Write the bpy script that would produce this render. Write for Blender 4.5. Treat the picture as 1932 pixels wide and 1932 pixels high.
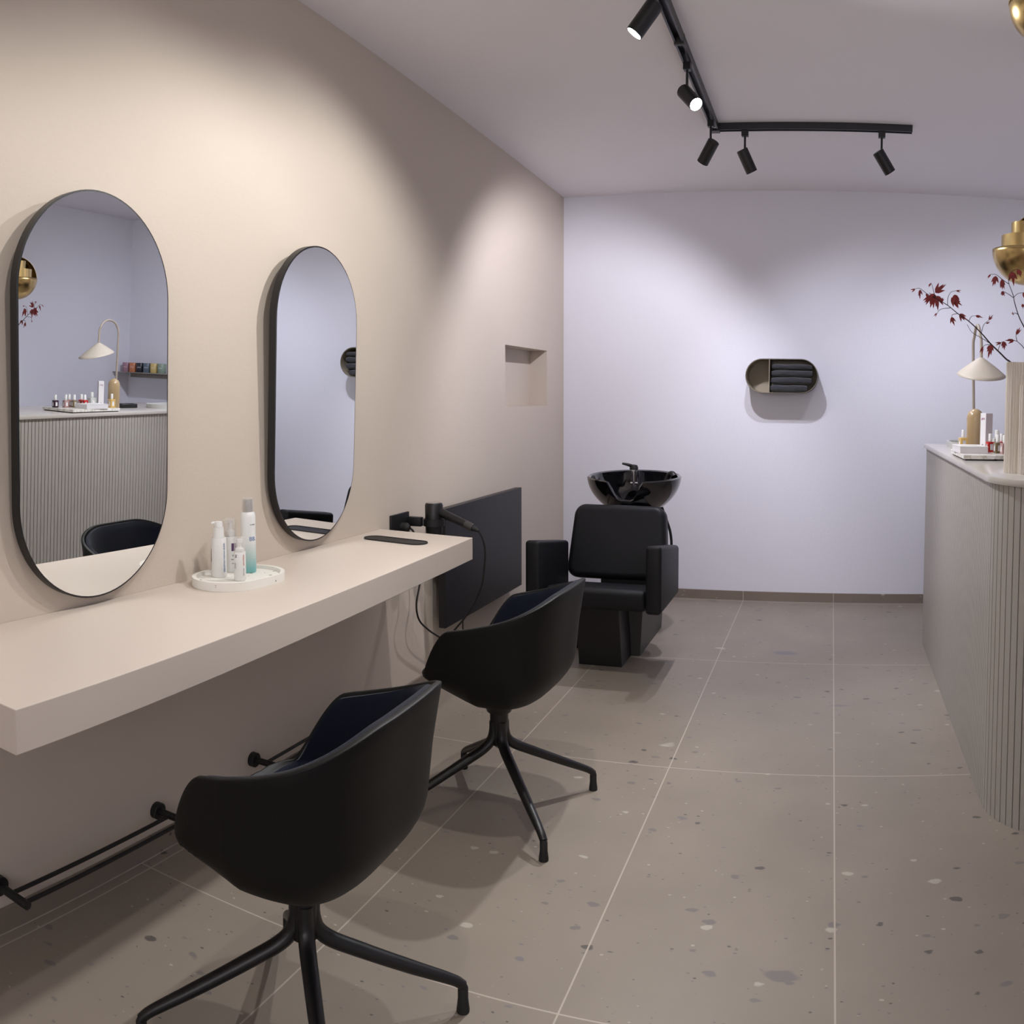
import bpy, bmesh, math, random
from mathutils import Vector, Matrix
random.seed(7)
PI = math.pi
scene = bpy.context.scene
C = scene.collection
for o in list(bpy.data.objects):
    bpy.data.objects.remove(o)

# ------------------------------------------------------------------ camera (the photograph is a cylindrical phone panorama)
cam = bpy.data.cameras.new('camera')
cam.type = 'PANO'
cam.panorama_type = 'CENTRAL_CYLINDRICAL'
cam.central_cylindrical_range_u_min = -0.57677
cam.central_cylindrical_range_u_max = 0.57677
cam.central_cylindrical_range_v_min = -0.65334
cam.central_cylindrical_range_v_max = 0.50020
cam.central_cylindrical_radius = 1.0
cam.clip_start = 0.02
co = bpy.data.objects.new('camera', cam)
C.objects.link(co)
co.matrix_world = Matrix.Translation((0, 0, 1.34)) @ Matrix((
    (0.93576457, -0.01744424, 0.35219365),
    (0.3526192, 0.05221417, -0.93430904),
    (-0.00209118, 0.99848354, 0.05501134))).to_4x4()
scene.camera = co

# ------------------------------------------------------------------ world, exposure
w = bpy.data.worlds.new('world')
scene.world = w
w.use_nodes = True
w.node_tree.nodes['Background'].inputs[0].default_value = (1.0, 0.96, 0.97, 1)
w.node_tree.nodes['Background'].inputs[1].default_value = 3.4
scene.view_settings.view_transform = 'Standard'
scene.view_settings.look = 'None'
scene.view_settings.gamma = 1.0
scene.view_settings.exposure = 0.0
scene.cycles.sample_clamp_indirect = 8
scene.cycles.sample_clamp_direct = 0
scene.cycles.caustics_reflective = True
scene.cycles.blur_glossy = 0.3
scene.cycles.use_denoising = True

LAMP_SPEC = [
    # mount on the track (x, y), aim direction, power, colour, cone degrees, label
    ((-0.605, 2.86), (-0.58, -0.12, -0.82), 58, (1.0, 0.98, 0.96), 118, 'black track spotlight nearest the top edge, its bright lens aimed down left'),
    ((-0.605, 3.60), (0.52, -0.51, -0.63), 110, (0.96, 0.97, 1.0), 125, 'black track spotlight with glowing lens turned towards the reception counter'),
    ((-0.605, 4.30), (-0.52, 0.42, -0.74), 76, (0.93, 0.91, 1.0), 118, 'black track spotlight beside the track corner, aimed at the beige wall'),
    ((-0.455, 4.455), (0.40, 0.32, -0.85), 52, (0.85, 0.86, 1.0), 128, 'black track spotlight just right of the track corner, aimed at the white wall'),
    ((0.222, 4.455), (0.55, 0.28, -0.78), 46, (0.85, 0.87, 1.0), 128, 'black track spotlight at the far right end of the track'),
    ((-0.605, 2.02), (-0.55, -0.05, -0.84), 38, (1.0, 0.97, 0.92), 116, 'black track spotlight overhead, in front of the near mirror'),
    ((-0.605, 1.05), (-0.45, 0.05, -0.88), 22, (1.0, 0.95, 0.88), 112, 'black track spotlight overhead, nearest the near end of the desk'),
]

# ------------------------------------------------------------------ node material helpers
def new_mat(name):
    m = bpy.data.materials.new(name)
    m.use_nodes = True
    return m, m.node_tree, m.node_tree.nodes['Principled BSDF']

def mat(name, col, rough=0.5, metal=0.0, noise=0.0, scale=30.0, bump=0.0, bscale=200.0, coat=0.0, spec=0.5, sheen=0.0, aniso=0.0):
    m, nt, b = new_mat(name)
    b.inputs['Base Color'].default_value = (*col, 1)
    b.inputs['Roughness'].default_value = rough
    b.inputs['Metallic'].default_value = metal
    b.inputs['Coat Weight'].default_value = coat
    b.inputs['Specular IOR Level'].default_value = spec
    b.inputs['Sheen Weight'].default_value = sheen
    tc = nt.nodes.new('ShaderNodeTexCoord')
    n = nt.nodes.new('ShaderNodeTexNoise')
    n.inputs['Scale'].default_value = scale
    n.inputs['Detail'].default_value = 4
    nt.links.new(tc.outputs['Object'], n.inputs['Vector'])
    mx = nt.nodes.new('ShaderNodeMix'); mx.data_type = 'RGBA'
    mx.inputs['A'].default_value = (*[c * (1 - noise) for c in col], 1)
    mx.inputs['B'].default_value = (*[min(1, c * (1 + noise)) for c in col], 1)
    nt.links.new(n.outputs['Fac'], mx.inputs['Factor'])
    nt.links.new(mx.outputs['Result'], b.inputs['Base Color'])
    if bump:
        n2 = nt.nodes.new('ShaderNodeTexNoise'); n2.inputs['Scale'].default_value = bscale
        nt.links.new(tc.outputs['Object'], n2.inputs['Vector'])
        bp = nt.nodes.new('ShaderNodeBump'); bp.inputs['Strength'].default_value = bump
        bp.inputs['Distance'].default_value = 0.002
        nt.links.new(n2.outputs['Fac'], bp.inputs['Height'])
        nt.links.new(bp.outputs['Normal'], b.inputs['Normal'])
    return m

def chip_layer(nt, vec, prev, scale, keep, rmax, cols, warp):
    """one layer of terrazzo chips mixed over prev"""
    vo = nt.nodes.new('ShaderNodeTexVoronoi'); vo.feature = 'F1'
    vo.inputs['Scale'].default_value = scale
    vo.inputs['Randomness'].default_value = 1.0
    nz = nt.nodes.new('ShaderNodeTexNoise'); nz.inputs['Scale'].default_value = scale * 1.6
    nz.inputs['Detail'].default_value = 2
    nt.links.new(vec, nz.inputs['Vector'])
    vm = nt.nodes.new('ShaderNodeVectorMath'); vm.operation = 'MULTIPLY_ADD'
    vm.inputs[1].default_value = (warp / scale,) * 3
    nt.links.new(nz.outputs['Color'], vm.inputs[0])
    nt.links.new(vec, vm.inputs[2])
    nt.links.new(vm.outputs[0], vo.inputs['Vector'])
    sp = nt.nodes.new('ShaderNodeSeparateColor')
    nt.links.new(vo.outputs['Color'], sp.inputs['Color'])
    # radius = max(0, (red - keep)) / (1 - keep) * rmax
    mr = nt.nodes.new('ShaderNodeMapRange')
    mr.inputs['From Min'].default_value = keep
    mr.inputs['From Max'].default_value = 1.0
    mr.inputs['To Min'].default_value = 0.0
    mr.inputs['To Max'].default_value = rmax
    nt.links.new(sp.outputs['Red'], mr.inputs['Value'])
    sb = nt.nodes.new('ShaderNodeMath'); sb.operation = 'SUBTRACT'
    nt.links.new(mr.outputs['Result'], sb.inputs[0])
    nt.links.new(vo.outputs['Distance'], sb.inputs[1])
    mu = nt.nodes.new('ShaderNodeMath'); mu.operation = 'MULTIPLY'; mu.use_clamp = True
    mu.inputs[1].default_value = 14
    nt.links.new(sb.outputs[0], mu.inputs[0])
    cr = nt.nodes.new('ShaderNodeValToRGB'); cr.color_ramp.interpolation = 'CONSTANT'
    els = cr.color_ramp.elements
    while len(els) < len(cols):
        els.new(0.5)
    for i, c in enumerate(cols):
        els[i].position = i / len(cols); els[i].color = (*c, 1)
    nt.links.new(sp.outputs['Green'], cr.inputs['Fac'])
    mx = nt.nodes.new('ShaderNodeMix'); mx.data_type = 'RGBA'
    nt.links.new(mu.outputs[0], mx.inputs['Factor'])
    nt.links.new(prev, mx.inputs['A'])
    nt.links.new(cr.outputs['Color'], mx.inputs['B'])
    return mx.outputs['Result']

def grout_line(nt, coord, origin, pitch, half):
    a = nt.nodes.new('ShaderNodeMath'); a.operation = 'SUBTRACT'; a.inputs[1].default_value = origin
    nt.links.new(coord, a.inputs[0])
    b = nt.nodes.new('ShaderNodeMath'); b.operation = 'PINGPONG'; b.inputs[1].default_value = pitch / 2
    nt.links.new(a.outputs[0], b.inputs[0])
    c = nt.nodes.new('ShaderNodeMath'); c.operation = 'LESS_THAN'; c.inputs[1].default_value = half
    nt.links.new(b.outputs[0], c.inputs[0])
    return c.outputs[0]

def floor_mat(name='terrazzo_tile', base=(0.272, 0.232, 0.192), grout=True, grout_x=True):
    m, nt, b = new_mat(name)
    tc = nt.nodes.new('ShaderNodeTexCoord')
    vec = tc.outputs['Object']
    st = nt.nodes.new('ShaderNodeMapping')
    st.inputs['Scale'].default_value = (0.62, 1.0, 1.0)
    st.inputs['Rotation'].default_value = (0, 0, 0.1)
    nt.links.new(vec, st.inputs['Vector'])
    sv = st.outputs['Vector']
    n = nt.nodes.new('ShaderNodeTexNoise'); n.inputs['Scale'].default_value = 3.2; n.inputs['Detail'].default_value = 5
    nt.links.new(vec, n.inputs['Vector'])
    mx = nt.nodes.new('ShaderNodeMix'); mx.data_type = 'RGBA'
    mx.inputs['A'].default_value = (*[c * 0.86 for c in base], 1)
    mx.inputs['B'].default_value = (*[c * 1.13 for c in base], 1)
    nt.links.new(n.outputs['Fac'], mx.inputs['Factor'])
    col = mx.outputs['Result']
    D1 = (0.11, 0.097, 0.09); D2 = (0.19, 0.168, 0.16); L1 = (0.42, 0.38, 0.325); D3 = (0.20, 0.178, 0.185)
    col = chip_layer(nt, sv, col, 75, 0.72, 0.30, [D2, L1, D1, D2, D3], 0.25)
    col = chip_layer(nt, sv, col, 26, 0.66, 0.33, [D2, D1, L1, D3, D2], 0.5)
    col = chip_layer(nt, sv, col, 9.0, 0.76, 0.24, [D2, L1, D3, D2], 0.6)
    col = chip_layer(nt, sv, col, 3.9, 0.82, 0.17, [D3, D2], 0.6)
    if grout:
        sx = nt.nodes.new('ShaderNodeSeparateXYZ'); nt.links.new(vec, sx.inputs[0])
        gx = grout_line(nt, sx.outputs['X'], 0.0293, 0.5916, 0.0022)
        f = gx
        if grout_x:
            gy = grout_line(nt, sx.outputs['Y'], 4.4012, 1.3173, 0.0022)
            mm = nt.nodes.new('ShaderNodeMath'); mm.operation = 'MAXIMUM'
            nt.links.new(gx, mm.inputs[0]); nt.links.new(gy, mm.inputs[1])
            f = mm.outputs[0]
        g = nt.nodes.new('ShaderNodeMix'); g.data_type = 'RGBA'
        g.inputs['B'].default_value = (0.46, 0.40, 0.34, 1)
        nt.links.new(f, g.inputs['Factor']); nt.links.new(col, g.inputs['A'])
        col = g.outputs['Result']
    nt.links.new(col, b.inputs['Base Color'])
    b.inputs['Roughness'].default_value = 0.42
    b.inputs['Specular IOR Level'].default_value = 0.35
    return m

def speck_mat(name, base, cols, scale=55):
    m, nt, b = new_mat(name)
    tc = nt.nodes.new('ShaderNodeTexCoord')
    rgb = nt.nodes.new('ShaderNodeRGB'); rgb.outputs[0].default_value = (*base, 1)
    col = chip_layer(nt, tc.outputs['Object'], rgb.outputs[0], scale, 0.66, 0.34, cols, 0.6)
    nt.links.new(col, b.inputs['Base Color'])
    b.inputs['Roughness'].default_value = 0.55
    return m

def marble_mat():
    m, nt, b = new_mat('white_marble')
    tc = nt.nodes.new('ShaderNodeTexCoord')
    n = nt.nodes.new('ShaderNodeTexNoise'); n.inputs['Scale'].default_value = 9; n.inputs['Detail'].default_value = 8
    n.inputs['Distortion'].default_value = 1.8
    nt.links.new(tc.outputs['Object'], n.inputs['Vector'])
    cr = nt.nodes.new('ShaderNodeValToRGB')
    e = cr.color_ramp.elements
    e[0].position = 0.44; e[0].color = (0.78, 0.76, 0.72, 1)
    e[1].position = 0.56; e[1].color = (0.80, 0.78, 0.75, 1)
    k = e.new(0.5); k.color = (0.55, 0.52, 0.46, 1)
    nt.links.new(n.outputs['Fac'], cr.inputs['Fac'])
    nt.links.new(cr.outputs['Color'], b.inputs['Base Color'])
    b.inputs['Roughness'].default_value = 0.3
    return m

def glass_mat(name, col, rough=0.05, trans=0.6):
    m, nt, b = new_mat(name)
    b.inputs['Base Color'].default_value = (*col, 1)
    b.inputs['Roughness'].default_value = rough
    b.inputs['Transmission Weight'].default_value = trans
    b.inputs['IOR'].default_value = 1.45
    return m

def emit_mat(name, col, s):
    m, nt, b = new_mat(name)
    b.inputs['Base Color'].default_value = (*col, 1)
    b.inputs['Emission Color'].default_value = (*col, 1)
    b.inputs['Emission Strength'].default_value = s
    return m

def gradient_mat(name, lo, hi, z0, z1):
    """printed sleeve whose ink fades upwards along the can"""
    m, nt, b = new_mat(name)
    tc = nt.nodes.new('ShaderNodeTexCoord')
    sx = nt.nodes.new('ShaderNodeSeparateXYZ'); nt.links.new(tc.outputs['Object'], sx.inputs[0])
    mr = nt.nodes.new('ShaderNodeMapRange')
    mr.inputs['From Min'].default_value = z0; mr.inputs['From Max'].default_value = z1
    nt.links.new(sx.outputs['Z'], mr.inputs['Value'])
    mx = nt.nodes.new('ShaderNodeMix'); mx.data_type = 'RGBA'
    mx.inputs['A'].default_value = (*lo, 1); mx.inputs['B'].default_value = (*hi, 1)
    nt.links.new(mr.outputs['Result'], mx.inputs['Factor'])
    nt.links.new(mx.outputs['Result'], b.inputs['Base Color'])
    b.inputs['Roughness'].default_value = 0.3
    return m

M = dict(
    tan=mat('beige_wall_paint', (0.580, 0.508, 0.436), 0.62, noise=0.015, scale=3, bump=0.25, bscale=90, spec=0.3),
    desk=mat('beige_desk_lacquer', (0.610, 0.535, 0.470), 0.5, noise=0.01, scale=4, spec=0.3),
    white=mat('white_wall_paint', (0.765, 0.762, 0.830), 0.8, noise=0.012, scale=3, bump=0.25, bscale=80, spec=0.2),
    ceil=mat('ceiling_paint', (0.85, 0.82, 0.85), 0.85, noise=0.012, scale=2, bump=0.15, bscale=60, spec=0.2),
    floor=floor_mat(),
    skirt=floor_mat('terrazzo_skirting', (0.22, 0.18, 0.145), True, False),
    joint=mat('pale_grout', (0.44, 0.39, 0.34), 0.8),
    slat=mat('greige_slat_lacquer', (0.43, 0.40, 0.365), 0.42, noise=0.03, scale=6),
    groove=mat('groove_shade', (0.13, 0.105, 0.085), 0.8),
    ctop=mat('greige_counter_top', (0.56, 0.525, 0.48), 0.18, noise=0.015, scale=8, spec=0.5),
    black=mat('matt_black', (0.005, 0.005, 0.006), 0.5, noise=0.1, scale=20),
    blackmetal=mat('black_powder_coat', (0.006, 0.006, 0.007), 0.38, noise=0.1, scale=40),
    track=mat('black_aluminium', (0.030, 0.030, 0.034), 0.35, metal=0.4),
    shell=mat('black_moulded_plastic', (0.0045, 0.0047, 0.0045), 0.5, spec=0.24, noise=0.06, scale=30, bump=0.15, bscale=500),
    navy=mat('midnight_navy_fabric', (0.003, 0.0055, 0.016), 0.85, spec=0.15, noise=0.2, scale=300, bump=0.6, bscale=700, sheen=0.15),
    leather=mat('black_faux_leather', (0.0050, 0.0053, 0.0075), 0.5, spec=0.3, noise=0.15, scale=60, bump=0.3, bscale=260),
    gloss=mat('black_gloss_porcelain', (0.004, 0.004, 0.005), 0.05, coat=0.6),
    laminate=mat('black_laminate', (0.007, 0.007, 0.008), 0.35),
    laminate_side=mat('charcoal_laminate', (0.045, 0.042, 0.040), 0.45),
    panelm=mat('black_panel', (0.008, 0.008, 0.010), 0.42),
    mirror=mat('silvered_glass', (0.88, 0.90, 0.90), 0.0, metal=1.0),
    steel=mat('polished_steel', (0.62, 0.60, 0.57), 0.18, metal=1.0),
    chrome=mat('chrome', (0.8, 0.8, 0.82), 0.06, metal=1.0),
    brass=mat('brushed_brass', (0.50, 0.365, 0.165), 0.24, metal=1.0, noise=0.08, scale=8),
    brass_in=mat('bright_brass', (0.74, 0.57, 0.27), 0.18, metal=1.0),
    towel=mat('charcoal_terry', (0.030, 0.031, 0.037), 0.95, noise=0.35, scale=90, bump=1.0, bscale=350, sheen=0.3),
    boxout=mat('charcoal_steel', (0.016, 0.016, 0.019), 0.5),
    boxin=mat('olive_beige_steel', (0.30, 0.255, 0.19), 0.55),
    terrw=speck_mat('white_terrazzo', (0.80, 0.78, 0.73), [(0.08, 0.06, 0.05), (0.42, 0.33, 0.22), (0.2, 0.18, 0.16)], 60),
    plastic=mat('white_plastic', (0.80, 0.80, 0.79), 0.32),
    plasticgrey=mat('pale_grey_plastic', (0.75, 0.745, 0.73), 0.38),
    paper=mat('white_card', (0.76, 0.74, 0.76), 0.6),
    paperpink=mat('pale_pink_card', (0.55, 0.48, 0.50), 0.6),
    ink=mat('dark_ink', (0.03, 0.03, 0.035), 0.6),
    inkblue=mat('blue_ink', (0.13, 0.22, 0.42), 0.6),
    inkpink=mat('pink_ink', (0.45, 0.20, 0.32), 0.6),
    inkred=mat('red_ink', (0.60, 0.16, 0.10), 0.6),
    inkgrey=mat('grey_ink', (0.30, 0.30, 0.32), 0.6),
    purple=mat('purple_print', (0.10, 0.045, 0.13), 0.5),
    clear=None,
    wood=mat('tan_glazed_wood', (0.40, 0.285, 0.155), 0.25, noise=0.12, scale=12, coat=0.3),
    lampc=mat('greige_lamp_enamel', (0.50, 0.445, 0.38), 0.5),
    pole=mat('taupe_lamp_pole', (0.36, 0.305, 0.26), 0.4),
    vase=mat('ribbed_cream_ceramic', (0.74, 0.675, 0.60), 0.6, noise=0.04, scale=14),
    marble=marble_mat(),
    bark=mat('dark_bark', (0.030, 0.014, 0.016), 0.7, noise=0.3, scale=120),
    leaf=mat('crimson_leaf', (0.230, 0.022, 0.022), 0.6, noise=0.45, scale=60),
    shelfm=mat('taupe_shelf_steel', (0.30, 0.27, 0.235), 0.5),
    greytray=mat('grey_stone_tray', (0.56, 0.56, 0.52), 0.5),
    teal=gradient_mat('teal_to_white_print', (0.18, 0.46, 0.46), (0.80, 0.81, 0.80), 0.012, 0.095),
    lens=emit_mat('lit_lamp_lens', (1.0, 0.98, 0.95), 30),
    rubber=mat('black_rubber', (0.010, 0.010, 0.010), 0.7),
)

def thin_clear(name, col, alpha):
    m, nt, b = new_mat(name)
    b.inputs['Base Color'].default_value = (*col, 1)
    b.inputs['Alpha'].default_value = alpha
    b.inputs['Roughness'].default_value = 0.08
    return m
M['clear'] = thin_clear('clear_plastic', (0.85, 0.83, 0.80), 0.16)

# ------------------------------------------------------------------ geometry helpers
def rot_to(d):
    return Vector((0, 0, 1)).rotation_difference(Vector(d).normalized()).to_matrix().to_4x4()

def add_box(bm, cx, cy, cz, sx, sy, sz, bev=0.0, seg=2, mtx=None):
    vs = bmesh.ops.create_cube(bm, size=1.0)['verts']
    bmesh.ops.scale(bm, vec=(sx, sy, sz), verts=vs)
    if bev:
        es = list({e for v in vs for e in v.link_edges})
        r = bmesh.ops.bevel(bm, geom=es, offset=bev, segments=seg, profile=0.5, affect='EDGES')
        vs = [v for v in r['verts']] + [v for v in vs if v.is_valid]
        vs = list({v for v in vs if v.is_valid})
    bmesh.ops.translate(bm, vec=(cx, cy, cz), verts=vs)
    if mtx is not None:
        bmesh.ops.transform(bm, matrix=mtx, verts=vs)
    return vs

def span(bm, x0, x1, y0, y1, z0, z1, bev=0.0, seg=2, mtx=None):
    return add_box(bm, (x0 + x1) / 2, (y0 + y1) / 2, (z0 + z1) / 2, abs(x1 - x0), abs(y1 - y0), abs(z1 - z0), bev, seg, mtx)

def add_lathe(bm, prof, n=40, mtx=None, cap=True):
    rings = []
    new = []
    for r, z in prof:
        ring = [bm.verts.new((r * math.cos(2 * PI * i / n), r * math.sin(2 * PI * i / n), z)) for i in range(n)] if r > 1e-6 else [bm.verts.new((0, 0, z))]
        rings.append(ring); new += ring
    for a, b in zip(rings, rings[1:]):
        for i in range(n):
            j = (i + 1) % n
            if len(a) == 1 and len(b) == 1:
                continue
            if len(a) == 1:
                bm.faces.new((a[0], b[j], b[i]))
            elif len(b) == 1:
                bm.faces.new((a[i], a[j], b[0]))
            else:
                bm.faces.new((a[i], a[j], b[j], b[i]))
    if cap:
        for ring, flip in ((rings[0], True), (rings[-1], False)):
            if len(ring) > 1:
                bm.faces.new(ring[::-1] if flip else ring)
    if mtx is not None:
        bmesh.ops.transform(bm, matrix=mtx, verts=new)
    return new

def spline(pts, k=6):
    P = [Vector(p) for p in pts]
    if len(P) < 3:
        return P
    P = [P[0] * 2 - P[1]] + P + [P[-1] * 2 - P[-2]]
    out = []
    for i in range(1, len(P) - 2):
        for j in range(k):
            t = j / k
            p0, p1, p2, p3 = P[i - 1], P[i], P[i + 1], P[i + 2]
            out.append(0.5 * ((2 * p1) + (p2 - p0) * t + (2 * p0 - 5 * p1 + 4 * p2 - p3) * t * t + (3 * p1 - p0 - 3 * p2 + p3) * t ** 3))
    out.append(P[-2])
    return out

def add_tube(bm, pts, r, n=12, smooth=0, squash=1.0, side=None):
    P = spline(pts, smooth) if smooth else [Vector(p) for p in pts]
    m = len(P)
    if not isinstance(r, (list, tuple)):
        rr = [r] * m
    else:
        rr = []
        for i in range(m):
            f = i / (m - 1) * (len(r) - 1); a = min(int(f), len(r) - 2)
            rr.append(r[a] + (r[a + 1] - r[a]) * (f - a))
    t0 = (P[1] - P[0]).normalized()
    up = Vector(side) if side else (Vector((0, 0, 1)) if abs(t0.z) < 0.9 else Vector((1, 0, 0)))
    u = t0.cross(up).normalized()
    rings = []
    for i in range(m):
        t = (P[min(i + 1, m - 1)] - P[max(i - 1, 0)]).normalized()
        u = (u - t * u.dot(t)).normalized()
        v = t.cross(u)
        rings.append([bm.verts.new(P[i] + (u * math.cos(2 * PI * k / n) + v * math.sin(2 * PI * k / n) * squash) * rr[i]) for k in range(n)])
    for a, b in zip(rings, rings[1:]):
        for k in range(n):
            bm.faces.new((a[k], a[(k + 1) % n], b[(k + 1) % n], b[k]))
    bm.faces.new(rings[0][::-1]); bm.faces.new(rings[-1])

def stadium(w, h, n=24):
    """outline of a pill, w wide and h tall, centred, counter clockwise"""
    r = min(w, h) / 2
    out = []
    if h >= w:
        for i in range(n + 1):
            a = PI * i / n; out.append((r * math.cos(a), h / 2 - r + r * math.sin(a)))
        for i in range(n + 1):
            a = PI + PI * i / n; out.append((r * math.cos(a), -h / 2 + r + r * math.sin(a)))
    else:
        for i in range(n + 1):
            a = -PI / 2 + PI * i / n; out.append((w / 2 - r + r * math.cos(a), r * math.sin(a)))
        for i in range(n + 1):
            a = PI / 2 + PI * i / n; out.append((-w / 2 + r + r * math.cos(a), r * math.sin(a)))
    return out

def add_prism(bm, outline, z0, z1, mtx=None, cap=True):
    a = [bm.verts.new((x, y, z0)) for x, y in outline]
    b = [bm.verts.new((x, y, z1)) for x, y in outline]
    n = len(a)
    for i in range(n):
        bm.faces.new((a[i], a[(i + 1) % n], b[(i + 1) % n], b[i]))
    if cap:
        bm.faces.new(a[::-1]); bm.faces.new(b)
    if mtx is not None:
        bmesh.ops.transform(bm, matrix=mtx, verts=a + b)
    return a + b

def add_ring_wall(bm, outer, inner, z0, z1, mtx=None):
    """closed ring between two outlines with equal point counts"""
    n = len(outer)
    V = [[bm.verts.new((x, y, z)) for x, y in o] for o, z in ((outer, z0), (outer, z1), (inner, z1), (inner, z0))]
    for k in range(4):
        A, B = V[k], V[(k + 1) % 4]
        for i in range(n):
            bm.faces.new((A[i], A[(i + 1) % n], B[(i + 1) % n], B[i]))
    vs = [v for q in V for v in q]
    if mtx is not None:
        bmesh.ops.transform(bm, matrix=mtx, verts=vs)
    return vs

def obj(name, bm, m, parent=None, smooth=False, loc=None):
    bmesh.ops.recalc_face_normals(bm, faces=bm.faces[:])
    me = bpy.data.meshes.new(name)
    bm.to_mesh(me); bm.free()
    for mm in (m if isinstance(m, (list, tuple)) else [m]):
        me.materials.append(mm)
    if smooth:
        me.shade_auto_smooth() if hasattr(me, 'shade_auto_smooth') else None
        for p in me.polygons:
            p.use_smooth = True
        sharp_by_angle(me, 0.6)
    o = bpy.data.objects.new(name, me)
    C.objects.link(o)
    if parent is not None:
        o.parent = parent
    if loc is not None:
        o.location = loc
    return o

def sharp_by_angle(me, ang):
    bm = bmesh.new(); bm.from_mesh(me)
    for e in bm.edges:
        if len(e.link_faces) == 2 and e.calc_face_angle(0) > ang:
            e.smooth = False
    bm.to_mesh(me); bm.free()

def thing(name, label, cat, loc=(0, 0, 0), rotz=0.0, group=None):
    o = bpy.data.objects.new(name, None)
    o.empty_display_size = 0.05
    C.objects.link(o)
    o.location = loc; o.rotation_euler = (0, 0, rotz)
    o['label'] = label; o['category'] = cat
    if group:
        o['group'] = group
    return o

def tag(o, label, cat, group=None):
    o['label'] = label; o['category'] = cat
    if group:
        o['group'] = group
    return o

def struct(name, bm, m):
    o = obj(name, bm, m)
    o['kind'] = 'structure'
    return o

def copy_tree(o, parent=None):
    c = o.copy(); C.objects.link(c)
    if parent is not None:
        c.parent = parent
    for ch in list(o.children):
        copy_tree(ch, c)
    return c

def text_mesh(body, size, extrude=0.0003):
    cu = bpy.data.curves.new('t', 'FONT')
    cu.body = body; cu.size = size; cu.extrude = extrude
    cu.align_x = 'CENTER'; cu.align_y = 'CENTER'; cu.resolution_u = 2
    t = bpy.data.objects.new('t', cu)
    C.objects.link(t)
    bpy.context.view_layer.update()
    me = bpy.data.meshes.new_from_object(t.evaluated_get(bpy.context.evaluated_depsgraph_get()))
    bpy.data.objects.remove(t)
    bm = bmesh.new(); bm.from_mesh(me)
    return bm

def wrap_text(body, size, radius, ang, z, m, parent, vertical=False, name='lettering'):
    """lettering bent round an upright cylinder; ang = direction it faces"""
    bm = text_mesh(body, size)
    for v in bm.verts:
        x, y, d = v.co
        if vertical:
            x, y = -y, x
        a = ang + x / radius
        r = radius + 0.0004 + d
        v.co = (r * math.cos(a), r * math.sin(a), z + y)
    return obj(name, bm, m, parent)

def flat_text(body, size, origin, xdir, ydir, m, parent, name='lettering'):
    bm = text_mesh(body, size)
    X = Vector(xdir).normalized(); Y = Vector(ydir).normalized(); N = X.cross(Y)
    O = Vector(origin)
    for v in bm.verts:
        v.co = O + X * v.co.x + Y * v.co.y + N * (0.0004 + v.co.z)
    return obj(name, bm, m, parent)

# ------------------------------------------------------------------ the room
XL, XR, YB, YF = -1.794, 2.34, 5.752, -2.6
def ceil_z(y):
    return 2.6588 + 0.0245 * (YB - y)

bm = bmesh.new(); span(bm, XL - 0.35, XR + 0.2, YF, YB + 0.2, -0.12, 0.0)
struct('floor', bm, M['floor'])

bm = bmesh.new()
vs = [bm.verts.new(p) for p in ((XL - .3, YF, ceil_z(YF)), (XR + .2, YF, ceil_z(YF)), (XR + .2, YB + .2, ceil_z(YB + .2)), (XL - .3, YB + .2, ceil_z(YB + .2)))]
vt = [bm.verts.new(v.co + Vector((0, 0, 0.12))) for v in vs]
bm.faces.new(vs); bm.faces.new(vt[::-1])
for i in range(4):
    bm.faces.new((vs[i], vs[(i + 1) % 4], vt[(i + 1) % 4], vt[i]))
struct('ceiling', bm, M['ceil'])

# left wall with its recess
NY0, NY1, NZ0, NZ1, ND = 4.655, 5.392, 1.272, 1.622, 0.115
bm = bmesh.new()
ys = [YF, NY0, NY1, YB + 0.2]; zs = [0.0, NZ0, NZ1, 3.0]
g = {(i, j): bm.verts.new((XL, y, z)) for i, y in enumerate(ys) for j, z in enumerate(zs)}
for i in range(3):
    for j in range(3):
        if (i, j) != (1, 1):
            bm.faces.new((g[i, j], g[i + 1, j], g[i + 1, j + 1], g[i, j + 1]))
ring = [g[1, 1], g[2, 1], g[2, 2], g[1, 2]]
back = [bm.verts.new(v.co + Vector((-ND, 0, 0))) for v in ring]
for i in range(4):
    bm.faces.new((ring[i], back[i], back[(i + 1) % 4], ring[(i + 1) % 4]))
bm.faces.new(back)
outer = [bm.verts.new((XL - 0.25, y, z)) for y, z in ((YF, 0), (YB + .2, 0), (YB + .2, 3.0), (YF, 3.0))]
bm.faces.new(outer)
bnd = [e for e in bm.edges if len(e.link_faces) == 1]
def find(y, z):
    return [v for v in g.values() if abs(v.co.y - y) < 1e-4 and abs(v.co.z - z) < 1e-4][0]
for k, side in enumerate(([g[i, 0] for i in range(4)], [g[3, j] for j in range(4)], [g[i, 3] for i in (3, 2, 1, 0)], [g[0, j] for j in (3, 2, 1, 0)])):
    a, b = outer[k], outer[(k + 1) % 4]
    bm.faces.new([a, b] + side[::-1])
struct('wall_left', bm, M['tan'])

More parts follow.
